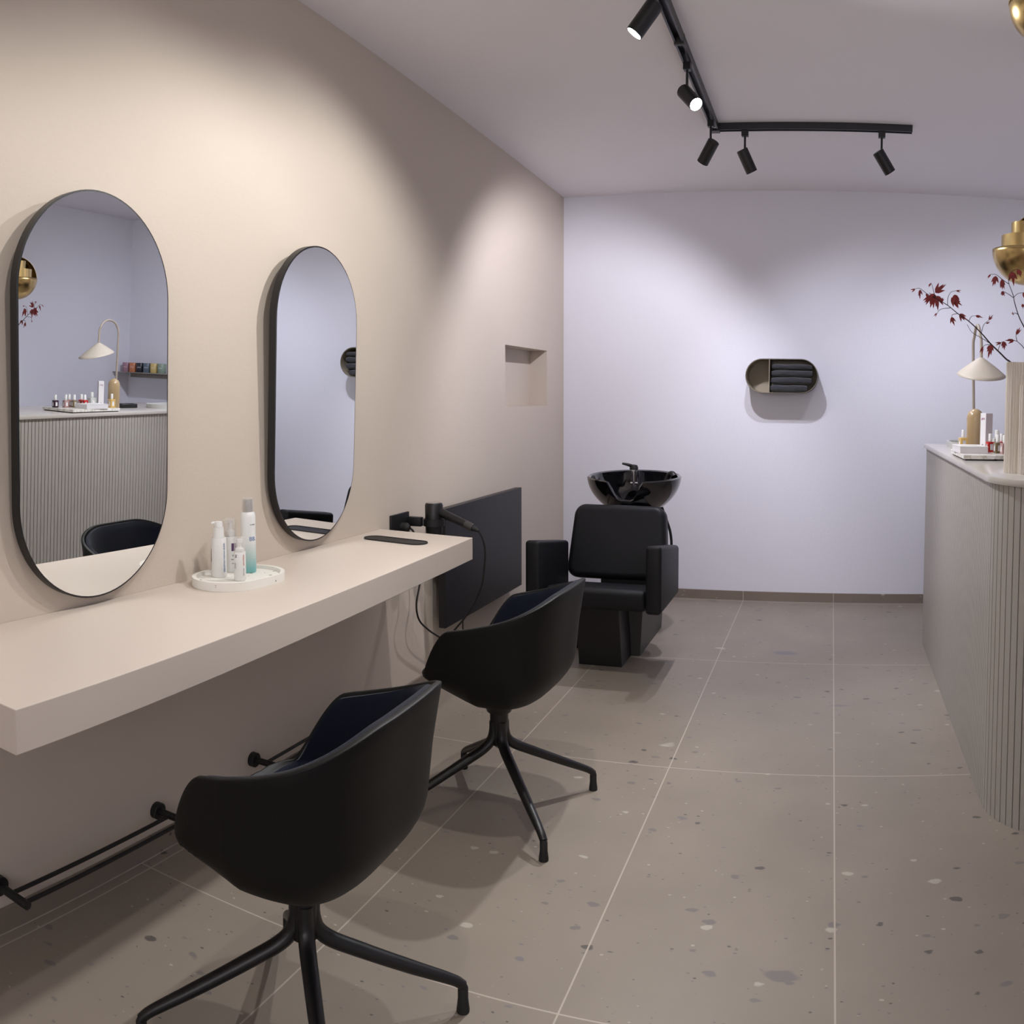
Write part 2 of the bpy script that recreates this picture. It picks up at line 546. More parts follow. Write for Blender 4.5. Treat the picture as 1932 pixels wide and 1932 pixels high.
bm = bmesh.new(); span(bm, XL, XR + 0.2, YB, YB + 0.2, 0, 3.0)
struct('wall_back', bm, M['white'])
bm = bmesh.new(); span(bm, XR, XR + 0.2, YF, YB, 0, 3.0)
struct('wall_right', bm, M['white'])
bm = bmesh.new()                                     # unseen front wall behind the camera; window opening added, high sill cuts low light
span(bm, XL, XR, YF - 0.15, YF, 0, 1.25); span(bm, XL, XR, YF - 0.15, YF, 2.55, 2.95)
span(bm, XL, XL + 0.35, YF - 0.15, YF, 1.25, 2.55); span(bm, XR - 0.25, XR, YF - 0.15, YF, 1.25, 2.55)
struct('wall_front', bm, M['white'])
bm = bmesh.new(); span(bm, XL, XR, YB - 0.010, YB, 0.0, 0.062, 0.0015)
struct('baseboard_back', bm, M['skirt'])
bm = bmesh.new(); span(bm, XL, XL + 0.010, YF, YB - 0.010, 0.0, 0.062, 0.0015)
struct('baseboard_left', bm, M['skirt'])
bm = bmesh.new()
span(bm, XL + 0.010, XR, YB - 0.0135, YB - 0.010, 0.0, 0.0012)
span(bm, XL + 0.010, XL + 0.0135, YF, YB - 0.0135, 0.0, 0.0012)
struct('trim_1', bm, M['joint'])

# ------------------------------------------------------------------ floating desk (slightly skewed against the wall as seen)
DZ = 0.787
t = thing('floating_desk', 'long beige wall mounted desk running under both mirrors', 'desk', (XL, 2.0, DZ - 0.085))
bm = bmesh.new()
out = [(XL + .001, 0.945), (-1.268, 0.945), (-1.352, 3.150), (XL + .001, 3.205)]
add_prism(bm, out, DZ - 0.085, DZ)
bmesh.ops.recalc_face_normals(bm, faces=bm.faces[:])
bmesh.ops.bevel(bm, geom=bm.edges[:], offset=0.0018, segments=2, profile=0.5, affect='EDGES')
bmesh.ops.translate(bm, vec=(-XL, -2.0, -(DZ - 0.085)), verts=bm.verts[:])
obj('desk_slab', bm, M['desk'], t)

# ------------------------------------------------------------------ mirrors
TILT = 0.0375
def make_mirror(label, yc, zc, wdt, hgt):
    t = thing('pill_mirror', label, 'mirror', (XL + 0.003, yc, zc), 0, 'pill shaped wall mirrors')
    t.rotation_euler = (0, TILT, 0)
    # local frame: outline in (y, z), extruded along x
    m4 = Matrix(((0, 0, 1, 0), (1, 0, 0, 0), (0, 1, 0, 0), (0, 0, 0, 1)))
    lift = hgt / 2 * math.sin(TILT) + 0.002
    bm = bmesh.new()
    add_ring_wall(bm, stadium(wdt, hgt, 40), stadium(wdt - 0.010, hgt - 0.010, 40), lift, lift + 0.026, m4)
    add_prism(bm, stadium(wdt - 0.010, hgt - 0.010, 40), lift, lift + 0.016, m4)
    obj('mirror_frame', bm, M['blackmetal'], t, smooth=True)
    bm = bmesh.new()
    add_prism(bm, stadium(wdt - 0.0102, hgt - 0.0102, 40), lift + 0.0165, lift + 0.0275, m4)
    obj('mirror_glass', bm, M['mirror'], t)
    return t
make_mirror('large pill shaped mirror nearest the camera, left of the bottle tray', 1.608, 1.353, 0.545, 1.082)
m2 = make_mirror('pill shaped mirror beyond the bottle tray, by the far desk end', 2.668, 1.347, 0.532, 1.052)
m2.rotation_euler = (0, TILT, 0.007)

# ------------------------------------------------------------------ reception counter
def rounded_path(off=0.0):
    """left face going from the back wall side to the front, round corner, front face; returns list of (x, y, nx, ny)"""
    x0, x1, ye, yf, r = 0.517, 1.19, 4.80, 2.585, 0.26
    pts = []
    L = ye - (yf + r)
    n = 1
    segs = [((x0, ye), (x0, yf + r)), None, ((x0 + r, yf), (x1, yf))]
    return x0, x1, ye, yf, r
x0, x1, ye, yf, rr = rounded_path()
t = thing('reception_counter', 'greige slatted reception counter with rounded corner and pale stone top', 'reception desk', (x0, yf, 0))
def footprint(off, n=16):
    out = [(x0 - off, ye + off)]
    for i in range(n + 1):
        a = PI + (PI / 2) * i / n
        out.append((x0 + rr + (rr + off) * math.cos(a), yf + rr + (rr + off) * math.sin(a)))
    out += [(x1, yf - off), (x1, ye + off)]
    return out
def local(bm, ox, oy, oz=0):
    bmesh.ops.translate(bm, vec=(-ox, -oy, -oz), verts=bm.verts[:])
bm = bmesh.new(); add_prism(bm, footprint(-0.008), 0.004, 1.076); local(bm, x0, yf)
obj('counter_core', bm, M['groove'], t)
bm = bmesh.new()
PITCH, GAP = 0.0262, 0.0042
la = ye - yf - rr; arc = rr * PI / 2; lf = x1 - x0 - rr
tot = la + arc + lf
def on_path(s):
    if s <= la:
        return (x0, ye - s, -1, 0)
    if s <= la + arc:
        a = PI + (s - la) / rr
        return (x0 + rr + rr * math.cos(a), yf + rr + rr * math.sin(a), math.cos(a), math.sin(a))
    return (x0 + rr + (s - la - arc), yf, 0, -1)
s = 0.0
while s + PITCH - GAP < tot:
    pts = [on_path(s + (PITCH - GAP) * k / 2) for k in range(3)]
    outl = [(p[0], p[1]) for p in pts] + [(p[0] - p[2] * 0.0085, p[1] - p[3] * 0.0085) for p in pts[::-1]]
    add_prism(bm, outl, 0.0, 1.077)
    s += PITCH
local(bm, x0, yf)
obj('slat_panel', bm, M['slat'], t)
bm = bmesh.new(); add_prism(bm, footprint(0.014, 24), 1.077, 1.100)
bmesh.ops.recalc_face_normals(bm, faces=bm.faces[:])
bmesh.ops.bevel(bm, geom=[e for e in bm.edges if abs(e.verts[0].co.z - e.verts[1].co.z) < 1e-5], offset=0.003, segments=2, profile=0.5, affect='EDGES')
local(bm, x0, yf)
obj('countertop', bm, M['ctop'], t, smooth=True)
CT = 1.100

# ------------------------------------------------------------------ ceiling track with its spotlights
t = thing('lighting_track', 'black ceiling track turning a corner above the room', 'track lighting', (-0.605, 4.455, ceil_z(4.455)))
def track_profile(bm, a, b):
    """U profile seen from below: two lips and a recessed channel"""
    A, B = Vector(a), Vector(b)
    d = (B - A).normalized(); sd = Vector((d.y, -d.x, 0)).normalized()
    for o0, o1, z0, z1 in ((-0.019, -0.011, -0.034, 0.0), (0.011, 0.019, -0.034, 0.0), (-0.011, 0.011, -0.010, 0.0)):
        vs = []
        for P in (A, B):
            for o_, z_ in ((o0, z0), (o1, z0), (o1, z1), (o0, z1)):
                vs.append(bm.verts.new(P + sd * o_ + Vector((0, 0, z_))))
        for k in range(4):
            bm.faces.new((vs[k], vs[(k + 1) % 4], vs[4 + (k + 1) % 4], vs[4 + k]))
        bm.faces.new(vs[3::-1]); bm.faces.new(vs[4:8])
def track_piece(name, a, b):
    bm = bmesh.new(); track_profile(bm, a, b)
    bmesh.ops.translate(bm, vec=(0.605, -4.455, -ceil_z(4.455)), verts=bm.verts[:])
    return obj(name, bm, M['track'], t)
track_piece('track_rail', (-0.605, 0.30, ceil_z(0.30)), (-0.605, 3.405, ceil_z(3.405)))
track_piece('track_rail', (-0.605, 3.425, ceil_z(3.425)), (-0.605, 4.474, ceil_z(4.474)))
track_piece('track_rail', (-0.586, 4.455, ceil_z(4.455)), (0.372, 4.455, ceil_z(4.455)))
bm = bmesh.new(); add_box(bm, 0, -1.040, -0.006, 0.040, 0.020, 0.058, 0.002)
bmesh.ops.translate(bm, vec=(0, 0, 0.0205), verts=bm.verts[:])
obj('track_joiner', bm, M['laminate_side'], t)
bm = bmesh.new(); add_box(bm, 0, 0, -0.0365, 0.046, 0.046, 0.006, 0.001)
add_box(bm, 0.0, 0, -0.0295, 0.034, 0.034, 0.010, 0.001)
obj('corner_connector', bm, M['track'], t)

for (lx, ly), d, power, col, cone, label in LAMP_SPEC:
    z0 = ceil_z(ly) - 0.030
    t = thing('track_spotlight', label, 'spotlight', (lx, ly, z0), 0, 'spotlights on the ceiling track')
    along_y = abs(lx + 0.605) < 1e-3
    bm = bmesh.new(); add_box(bm, 0, 0, -0.019, 0.030 if along_y else 0.034, 0.034 if along_y else 0.030, 0.030, 0.002)
    obj('track_adapter', bm, M['blackmetal'], t)
    d = Vector(d).normalized()
    bm = bmesh.new(); add_lathe(bm, [(0.0055, -0.034), (0.0055, -0.108)], 14)
    obj('stem', bm, M['blackmetal'], t, smooth=True)
    L = 0.118
    piv = Vector((0, 0, -0.108))
    top = piv - d * 0.034 + Vector((0, 0, -0.022))
    mt = Matrix.Translation(top) @ rot_to(d)
    bm = bmesh.new()
    add_lathe(bm, [(0.0, 0.0), (0.026, 0.0), (0.029, 0.003), (0.029, L), (0.0265, L), (0.0265, L - 0.012), (0.0, L - 0.014)], 36, mt, cap=False)
    h = obj('lamp_housing', bm, M['blackmetal'], t, smooth=True)
    bm = bmesh.new(); add_lathe(bm, [(0.0, L - 0.0105), (0.020, L - 0.0095), (0.0262, L - 0.006)], 32, mt, cap=False)
    bmesh.ops.solidify(bm, geom=bm.faces[:], thickness=0.001)
    obj('lens', bm, M['lens'], h)
    ld = bpy.data.lights.new('spotlight_bulb', 'SPOT')
    ld.energy = power; ld.color = col
    ld.spot_size = math.radians(cone); ld.spot_blend = 0.55 if ly < 4.4 else 0.8
    ld.shadow_soft_size = 0.022
    lo = bpy.data.objects.new('spotlight_bulb', ld)
    C.objects.link(lo); lo.parent = t
    lo.location = top + d * (L + 0.006)
    lo.rotation_euler = (-d).to_track_quat('Z', 'Y').to_euler()
    lo.location = lo.location + d * 0.022

# ------------------------------------------------------------------ swivel tub chairs
def shell_point(phi, z, grow=0.0):
    """phi 0 = back (+x), pi = front; returns point of the tub at height z above its bottom"""
    c, s_ = math.cos(phi), math.sin(phi)
    rx = 0.243 if c > 0 else 0.228
    ry = 0.292 if c > 0 else 0.292 + 0.018 * c
    p = 2.4 + (0.9 * min(1, c * 2) if c > 0 else 1.0 * min(1, -c * 2))
    R = 1.0 / ((abs(c) / rx) ** p + (abs(s_) / ry) ** p) ** (1 / p)
    zc = 0.145
    q = min(z / zc, 1.0)
    f = (1 - (1 - q) ** 2.2) ** (1 / 2.0)
    wf = min(1.0, max(0.0, -c * 1.8))
    ff = min(1.0, (z / 0.118) ** 0.60)
    f = f * (1 - wf) + ff * wf
    flare = 0.865 + 0.135 * min(z / 0.38, 1.1)
    if c > 0:
        flare += 0.06 * c * max(0, z - 0.25) / 0.2
    r = R * f * flare + grow
    return Vector((r * c, r * s_, z))

def rim_height(phi):
    a = abs(((phi + PI) % (2 * PI)) - PI)          # 0 back ... pi front
    d = math.degrees(a)
    if d < 101:
        k = min(1.0, max(0.0, (d - 22) / 72.0)); k = k * k * (3 - 2 * k)
        return 0.388 - 0.088 * k - (0.016 * ((d - 78) / 23.0) ** 2 if d > 78 else 0)
    if d < 128:
        k = (d - 101) / 27.0
        return 0.284 - 0.158 * (1.25 * k ** 1.45 - 0.25 * k ** 6)
    return 0.126 - 0.010 * min(1, (d - 128) / 20)

def tub_mesh(inset, z_lo, cut):
    bm = bmesh.new()
    NP, NZ = 216, 22
    cols = []
    for i in range(NP):
        # more columns where the rim drops
        phi = 2 * PI * i / NP
        H = rim_height(phi) - cut
        colv = []
        for j in range(1, NZ + 1):
            z = z_lo + (H - z_lo) * (j / NZ) ** 1.7
            p = shell_point(phi, max(z - inset * 0.3, 0.0002), -inset)
            colv.append(bm.verts.new((p.x, p.y, z + 0.0)))
        cols.append(colv)
    c0 = bm.verts.new((0, 0, z_lo))
    for i in range(NP):
        a, b = cols[i], cols[(i + 1) % NP]
        bm.faces.new((c0, a[0], b[0]))
        for j in range(NZ - 1):
            bm.faces.new((a[j], a[j + 1], b[j + 1], b[j]))
    bmesh.ops.recalc_face_normals(bm, faces=bm.faces[:])
    return bm

def make_chair(label, loc, rotz, base_rot):
    t = thing('swivel_tub_chair', label, 'chair', loc, rotz, 'black tub chairs at the desk')
    zb = 0.360
    hub = 0.335
    bm = tub_mesh(0.0, 0.0, 0.0)
    for v in bm.verts:
        v.co.z += zb
    sh = obj('chair_shell', bm, M['shell'], t, smooth=True)
    md = sh.modifiers.new('solid', 'SOLIDIFY'); md.thickness = 0.014; md.offset = -1
    md = sh.modifiers.new('bev', 'BEVEL'); md.width = 0.003; md.segments = 2; md.limit_method = 'ANGLE'; md.angle_limit = 1.0
    bm = tub_mesh(0.0185, 0.032, 0.006)
    for v in bm.verts:
        v.co.z += zb
    up = obj('upholstery', bm, M['navy'], t, smooth=True)
    md = up.modifiers.new('solid', 'SOLIDIFY'); md.thickness = 0.012; md.offset = -1
    md = up.modifiers.new('bev', 'BEVEL'); md.width = 0.004; md.segments = 2; md.limit_method = 'ANGLE'; md.angle_limit = 1.0
    bm = bmesh.new()
    add_lathe(bm, [(0.0, 0.05), (0.036, 0.052), (0.042, 0.034), (0.042, -0.028), (0.039, -0.034), (0.030, -0.036), (0.027, -0.140), (0.0, -0.160)], 32,
              Matrix.Translation((0, 0, zb)), cap=False)
    # mounting plate under the seat
    obj('pedestal', bm, M['blackmetal'], t, smooth=True)
    for k in range(4):
        a = base_rot - rotz + PI / 4 + k * PI / 2
        ca, sa = math.cos(a), math.sin(a)
        def P(r, z):
            return (r * ca, r * sa, z)
        bm = bmesh.new()
        add_tube(bm, [P(0.018, hub - 0.040), P(0.019, hub - 0.072), P(0.028, hub - 0.102), P(0.056, hub - 0.127), P(0.115, hub - 0.157), P(0.23, 0.121), P(0.318, 0.077), P(0.344, 0.058)],
                 [0.0150, 0.0152, 0.0160, 0.0158, 0.0152, 0.0136, 0.0112, 0.0105], 14, smooth=5, squash=1.12, side=(-sa, ca, 0))
        lg = obj('leg', bm, M['blackmetal'], t, smooth=True)
        bm = bmesh.new()
        add_lathe(bm, [(0.0, 0.064), (0.0075, 0.062), (0.0115, 0.054), (0.0115, 0.030), (0.0145, 0.006), (0.014, 0.0), (0.0, 0.0)], 20, Matrix.Translation(P(0.343, 0)), cap=False)
        obj('foot', bm, M['rubber'], lg, smooth=True)
    return t
make_chair('black tub swivel chair nearest the camera, in front of the near mirror', (-1.015, 1.475, 0), 0.03, -0.06)
make_chair('black tub swivel chair farther from the camera, before the hair wash unit', (-1.030, 2.610, 0), -0.02, -0.03)

# ------------------------------------------------------------------ hair wash unit
t = thing('hair_wash_unit', 'black padded shampoo chair with a glossy backwash basin behind it', 'salon chair', (-1.08, 4.2, 0))
OX, OY = 1.08, -4.2
def hw(name, bm, m, parent=None, smooth=False):
    if parent is None:
        bmesh.ops.translate(bm, vec=(OX, OY, 0), verts=bm.verts[:])
        return obj(name, bm, m, t, smooth)
    bmesh.ops.translate(bm, vec=(OX, OY, 0), verts=bm.verts[:])
    return obj(name, bm, m, parent, smooth)
bm = bmesh.new()
vs = span(bm, -1.225, -1.005, 4.19, 4.40, 0.0, 0.36, 0.002)
for v in vs:
    if v.co.z > 0.2:
        v.co.x += -0.022
hw('front_pedestal', bm, M['laminate'])
bm = bmesh.new()
vs = span(bm, -1.195, -0.960, 4.402, 4.98, 0.0, 0.34, 0.002)
for v in vs:
    if v.co.z > 0.2 and v.co.x > -1.0:
        v.co.x += 0.018
span(bm, -1.150, -0.930, 4.50, 4.90, 0.34, 0.66, 0.004)
hw('rear_pedestal', bm, M['laminate_side'])
bm = bmesh.new(); vs = span(bm, -1.325, -0.828, 3.93, 4.37, 0.345, 0.446, 0.030, 5)
for v in vs:
    v.co.z -= (v.co.y - 3.93) * 0.15
hw('seat', bm, M['leather'], smooth=True)
bm = bmesh.new(); span(bm, -1.17, -0.90, 4.40, 4.44, 0.33, 0.50, 0.004)
hw('back_bracket', bm, M['laminate'])
# padded backrest, slightly reclined
bm = bmesh.new()
outl = []
W_, H_, r_ = 0.525, 0.385, 0.060
for cx_, cz_, a0 in ((W_ / 2 - r_, H_ / 2 - r_, 0), (-W_ / 2 + r_, H_ / 2 - r_, PI / 2), (-W_ / 2 + r_, -H_ / 2 + r_, PI), (W_ / 2 - r_, -H_ / 2 + r_, 3 * PI / 2)):
    for k in range(9):
        a = a0 + PI / 2 * k / 8
        outl.append((cx_ + r_ * math.cos(a), cz_ + r_ * math.sin(a)))
# taper: lower edge wider than the top
outl = [(x * (1.02 - 0.10 * (z / H_ + 0.5)), z) for x, z in outl]
mt = Matrix.Translation((-1.088, 4.470, 0.573)) @ Matrix.Rotation(math.radians(-14), 4, 'X') @ Matrix(((1, 0, 0, 0), (0, 0, -1, 0), (0, 1, 0, 0), (0, 0, 0, 1)))
add_prism(bm, outl, -0.055, 0.055)
bmesh.ops.recalc_face_normals(bm, faces=bm.faces[:])
bmesh.ops.bevel(bm, geom=[e for e in bm.edges if abs(e.verts[0].co.z - e.verts[1].co.z) < 1e-5 and len(e.link_faces) == 2 and e.calc_face_angle(0) > 1.0], offset=0.034, segments=5, profile=0.5, affect='EDGES')
bmesh.ops.transform(bm, matrix=mt, verts=bm.verts[:])
hw('backrest', bm, M['leather'], smooth=True)
for s_, xa, xb in ((-1, -1.402, -1.328), (1, -0.826, -0.752)):
    bm = bmesh.new()
    for v in span(bm, xa, xb, 3.885, 4.36, 0.345, 0.662, 0.018, 4):
        if v.co.z > 0.5:
            v.co.z -= (v.co.y - 3.885) * 0.15
    hw('armrest', bm, M['leather'], smooth=True)
# basin bowl with neck notch at the front
BC = (-1.083, 4.79)
bm = bmesh.new()
NP, NZ = 96, 16
def bowl_h(phi):
    a = abs(((phi + PI / 2 + PI) % (2 * PI)) - PI)      # 0 = front (-y)
    d = math.degrees(a)
    if d < 9:
        k = 0.0
    elif d < 24:
        k = (d - 9) / 15; k = k * k * (3 - 2 * k)
    else:
        k = 1.0
    return 0.098 + 0.102 * k + 0.012 * math.cos(a - PI)
def bowl_r(z, H=0.212):
    q = min(max(z / H, 0), 1)
    return 0.085 + 0.178 * (1 - (1 - q) ** 2.0) ** 0.72
grid = []
for i in range(NP):
    phi = 2 * PI * i / NP
    H = bowl_h(phi)
    c, s_ = math.cos(phi), math.sin(phi)
    colv = []
    for j in range(NZ + 1):                      # outside, bottom to rim
        z = H * j / NZ
        r = bowl_r(z)
        colv.append(bm.verts.new((BC[0] + r * c, BC[1] + r * s_ * 0.98, 0.690 + z)))
    colv.append(bm.verts.new((BC[0] + (bowl_r(H) - 0.010) * c, BC[1] + (bowl_r(H) - 0.010) * s_ * 0.98, 0.690 + H + 0.006)))
    for j in range(NZ, 0, -1):                   # inside, rim to bottom
        z = 0.035 + (H - 0.035) * j / NZ
        r = max(bowl_r(z) - 0.022 - 0.02 * (1 - j / NZ), 0.02)
        colv.append(bm.verts.new((BC[0] + r * c, BC[1] + r * s_ * 0.98, 0.690 + z)))
    grid.append(colv)
for i in range(NP):
    a, b = grid[i], grid[(i + 1) % NP]
    for j in range(len(a) - 1):
        bm.faces.new((a[j], b[j], b[j + 1], a[j + 1]))
cb = bm.verts.new((BC[0], BC[1], 0.690)); ct = bm.verts.new((BC[0], BC[1], 0.722))
for i in range(NP):
    bm.faces.new((cb, grid[(i + 1) % NP][0], grid[i][0]))
    bm.faces.new((ct, grid[i][-1], grid[(i + 1) % NP][-1]))
basin = hw('wash_basin', bm, M['gloss'], smooth=True)
bm = bmesh.new(); add_lathe(bm, [(0.10, 0.62), (0.085, 0.70)], 32, Matrix.Translation((BC[0], BC[1], 0)))
hw('basin_neck', bm, M['laminate'], smooth=True)
# faucet on the far side ledge, shown left of centre
fx, fy = -1.118, 4.935
bm = bmesh.new()
add_lathe(bm, [(0.026, 0.790), (0.026, 0.800), (0.019, 0.806), (0.018, 0.878), (0.0, 0.880)], 28, Matrix.Translation((fx, fy, 0.040)))
fc = hw('mixer_tap', bm, M['chrome'], smooth=True)
bm = bmesh.new()
add_lathe(bm, [(0.0, 0.875), (0.024, 0.876), (0.025, 0.888), (0.019, 0.902), (0.0, 0.906)], 24, Matrix.Translation((fx, fy, 0.040)), cap=False)
add_tube(bm, [(fx, fy, 0.932), (fx - 0.030, fy - 0.020, 0.945), (fx - 0.062, fy - 0.03, 0.952)], [0.011, 0.009, 0.006], 10, smooth=4)
hw('tap_lever', bm, M['black'], fc, True)
bm = bmesh.new()
sx_, sy_ = -0.905, 4.90
add_tube(bm, [(sx_ - 0.006, sy_, 0.80), (sx_ - 0.010, sy_, 0.868), (sx_ + 0.002, sy_ - 0.004, 0.898), (sx_ + 0.020, sy_ - 0.012, 0.900), (sx_ + 0.030, sy_ - 0.02, 0.886)], [0.010, 0.011, 0.014, 0.017, 0.019], 14, smooth=5)
hw('hand_shower', bm, M['black'], smooth=True)
bm = bmesh.new()
add_tube(bm, [(-0.955, 4.90, 0.73), (-0.925, 4.92, 0.64), (-0.900, 4.92, 0.56), (-0.893, 4.91, 0.47), (-0.910, 4.88, 0.38), (-0.96, 4.85, 0.30)], 0.0075, 10, smooth=8)
hw('shower_hose', bm, M['rubber'], smooth=True)

# power lead and plug on the floor left of the unit
bm = bmesh.new()
add_tube(bm, [(-1.210, 4.60, 0.26), (-1.30, 4.66, 0.245), (-1.37, 4.66, 0.16), (-1.355, 4.58, 0.06), (-1.335, 4.52, 0.020)], 0.0045, 8, smooth=6)
lead = obj('drain_lead', bm, M['rubber'], None, smooth=True)
tag(lead, 'black lead looping down behind the left side of the wash unit', 'cable')
t2 = thing('power_adapter', 'small black plug hanging at the foot of the wash unit', 'plug', (-1.325, 4.47, 0))
bm = bmesh.new(); add_lathe(bm, [(0.0, 0.0), (0.020, 0.002), (0.022, 0.030), (0.014, 0.048), (0.0, 0.05)], 20, cap=False)
obj('plug_body', bm, M['black'], t2, True)
bm = bmesh.new(); add_lathe(bm, [(0.0145, 0.036), (0.017, 0.040), (0.0145, 0.044)], 20)
obj('plug_ring', bm, M['steel'], t2, True)

# ------------------------------------------------------------------ towel shelf on the back wall with four folded towels
SX, SZ, SW, SH = -0.320, 1.470, 0.456, 0.216
SY0, SY1 = 5.560, YB
t = thing('pill_wall_shelf', 'dark pill shaped wall box with divider holding folded towels', 'wall shelf', (SX, SY1, SZ))
mt = Matrix(((1, 0, 0, 0), (0, 0, -1, 0), (0, 1, 0, 0), (0, 0, 0, 1)))      # outline (x, z) -> extrude along -y
bm = bmesh.new(); add_ring_wall(bm, stadium(SW, SH, 28), stadium(SW - 0.004, SH - 0.004, 28), 0.0, SY1 - SY0, mt)
obj('outer_band', bm, M['boxout'], t, True)
bm = bmesh.new()
add_ring_wall(bm, stadium(SW - 0.0042, SH - 0.0042, 28), stadium(SW - 0.008, SH - 0.008, 28), 0.001, SY1 - SY0 - 0.0005, mt)
add_prism(bm, stadium(SW - 0.009, SH - 0.009, 28), 0.001, 0.004, mt)
obj('inner_lining', bm, M['boxin'], t, True)
bm = bmesh.new(); span(bm, -0.0795, -0.0755, -(SY1 - SY0) + 0.001, -0.005, -SH / 2 + 0.005, SH / 2 - 0.005)
obj('divider', bm, M['boxin'], t)
def towel(label, x0_, x1_, zc, th, bulge):
    bm = bmesh.new()
    nx, nn = 26, 18
    L_ = x1_ - x0_
    rings = []
    y0_, y1_ = SY0 + 0.014, SY0 + 0.165
    for i in range(nx + 1):
        u = i / nx
        e = min(1.0, 6 * min(u, 1 - u) + 0.55) ** 0.5
        sag = bulge * math.sin(PI * u * 1.0) + 0.0012 * math.sin(9 * u + zc * 50)
        ring = []
        for k in range(nn):
            a = 2 * PI * k / nn
            ca, sa = math.cos(a), math.sin(a)
            py = (abs(ca) ** 0.45) * math.copysign(1, ca)
            pz = (abs(sa) ** 0.75) * math.copysign(1, sa)
            y = (y0_ + y1_) / 2 + py * (y1_ - y0_) / 2 * (0.98 + 0.02 * e)
            z = zc + pz * th / 2 * e + sag + 0.0012 * math.sin(14 * u + k)
            ring.append(bm.verts.new((x0_ + L_ * u, y, z)))
        rings.append(ring)
    for a, b in zip(rings, rings[1:]):
        for k in range(nn):
            bm.faces.new((a[k], a[(k + 1) % nn], b[(k + 1) % nn], b[k]))
    bm.faces.new(rings[0][::-1]); bm.faces.new(rings[-1])
    z_b = min(v.co.z for v in bm.verts)
    bmesh.ops.translate(bm, vec=(-(x0_ + x1_) / 2, -SY0, -z_b), verts=bm.verts[:])
    o = obj('folded_towel', bm, M['towel'], None, True, loc=((x0_ + x1_) / 2, SY0, z_b))
    tag(o, label, 'towel', 'folded charcoal towels in the wall box')
xs = SX - 0.070
towel('charcoal folded towel at the bottom of the stack in the wall box', xs, SX + 0.195 - 0.035, SZ - 0.078, 0.046, 0.001)
towel('charcoal folded towel, second from the bottom in the wall box', xs + 0.004, SX + 0.186, SZ - 0.0285, 0.045, 0.002)
towel('charcoal folded towel, second from the top in the wall box', xs + 0.006, SX + 0.192, SZ + 0.0165, 0.041, 0.002)
towel('charcoal folded towel on top of the stack in the wall box', xs + 0.008, SX + 0.190, SZ + 0.058, 0.034, 0.002)

# ------------------------------------------------------------------ black panel leaning free of the wall (heater), socket, dryer, cables
t = thing('wall_panel_heater', 'large flat black panel heater fixed to the wall beyond the desk', 'heater', (-1.71, 4.2, 0.27))
bm = bmesh.new(); span(bm, -0.035, 0.0, -0.535, 0.488, -0.005, 0.550, 0.0015)
obj('heater_panel', bm, M['panelm'], t)
for yy in (-0.40, 0.36):
    for zz in (0.10, 0.44):
        bm = bmesh.new(); span(bm, -0.083, -0.034, yy - 0.02, yy + 0.02, zz - 0.02, zz + 0.02, 0.002)
        obj('wall_bracket', bm, M['black'], t)
bm = bmesh.new(); add_lathe(bm, [(0.010, 0), (0.010, 0.012)], 16, Matrix.Translation((-0.0175, 0.488, 0.10)) @ Matrix.Rotation(-PI / 2, 4, 'X'))
obj('control_knob', bm, M['black'], t, True)
bm = bmesh.new()
add_tube(bm, [(-1.725, 3.895, 0.272), (-1.725, 3.895, 0.20), (-1.72, 3.90, 0.10), (-1.74, 3.93, 0.030), (-1.76, 4.05, 0.010)], 0.0035, 8, smooth=6)
tag(obj('heater_cable', bm, M['rubber'], None, True), 'thin black cable hanging from the underside of the panel heater', 'cable')

t = thing('wall_socket', 'black double wall socket behind the far end of the desk', 'socket', (XL, 3.368, 0.76))
bm = bmesh.new(); span(bm, 0.0, 0.011, -0.082, 0.082, -0.062, 0.072, 0.002)
obj('faceplate', bm, M['black'], t)
bm = bmesh.new(); add_lathe(bm, [(0.0, 0.0), (0.020, 0.0), (0.020, 0.026), (0.009, 0.038), (0.0, 0.038)], 20,
                            Matrix.Translation((0.011, 0.012, 0.012)) @ Matrix.Rotation(PI / 2, 4, 'Y'), cap=False)
obj('plug', bm, M['rubber'], t, True)

t = thing('hair_dryer', 'black hair dryer hanging upright in a wall holder past the desk', 'hair dryer', (-1.665, 3.455, 0.735))
bm = bmesh.new()
add_lathe(bm, [(0.0, -0.045), (0.026, -0.045), (0.029, -0.02), (0.036, 0.010), (0.0385, 0.05), (0.0395, 0.130), (0.036, 0.138), (0.030, 0.1395), (0.0, 0.1385)], 36, cap=False)
obj('dryer_barrel', bm, M['blackmetal'], t, True)
bm = bmesh.new(); add_lathe(bm, [(0.030, 0.139), (0.030, 0.1415), (0.0, 0.1415)], 28)
obj('intake_grille', bm, M['steel'], t, True)
hp = [(0.030, -0.002, 0.102), (0.075, -0.010, 0.086), (0.130, -0.018, 0.068), (0.165, -0.024, 0.056)]
bm = bmesh.new(); add_tube(bm, hp, [0.019, 0.0185, 0.017, 0.0165], 16, smooth=5)
obj('handle', bm, M['blackmetal'], t, True)
bm = bmesh.new(); add_tube(bm, [(0.160, -0.0233, 0.0575), (0.196, -0.029, 0.045)], [0.0178, 0.0165], 16)
obj('handle_ring', bm, M['laminate_side'], t, True)
bm = bmesh.new(); add_tube(bm, [(0.194, -0.0287, 0.0455), (0.226, -0.034, 0.034)], [0.013, 0.006], 12)
obj('cable_sleeve', bm, M['rubber'], t, True)
bm = bmesh.new()
add_box(bm, -0.090, -0.010, 0.055, 0.074, 0.030, 0.040, 0.003)
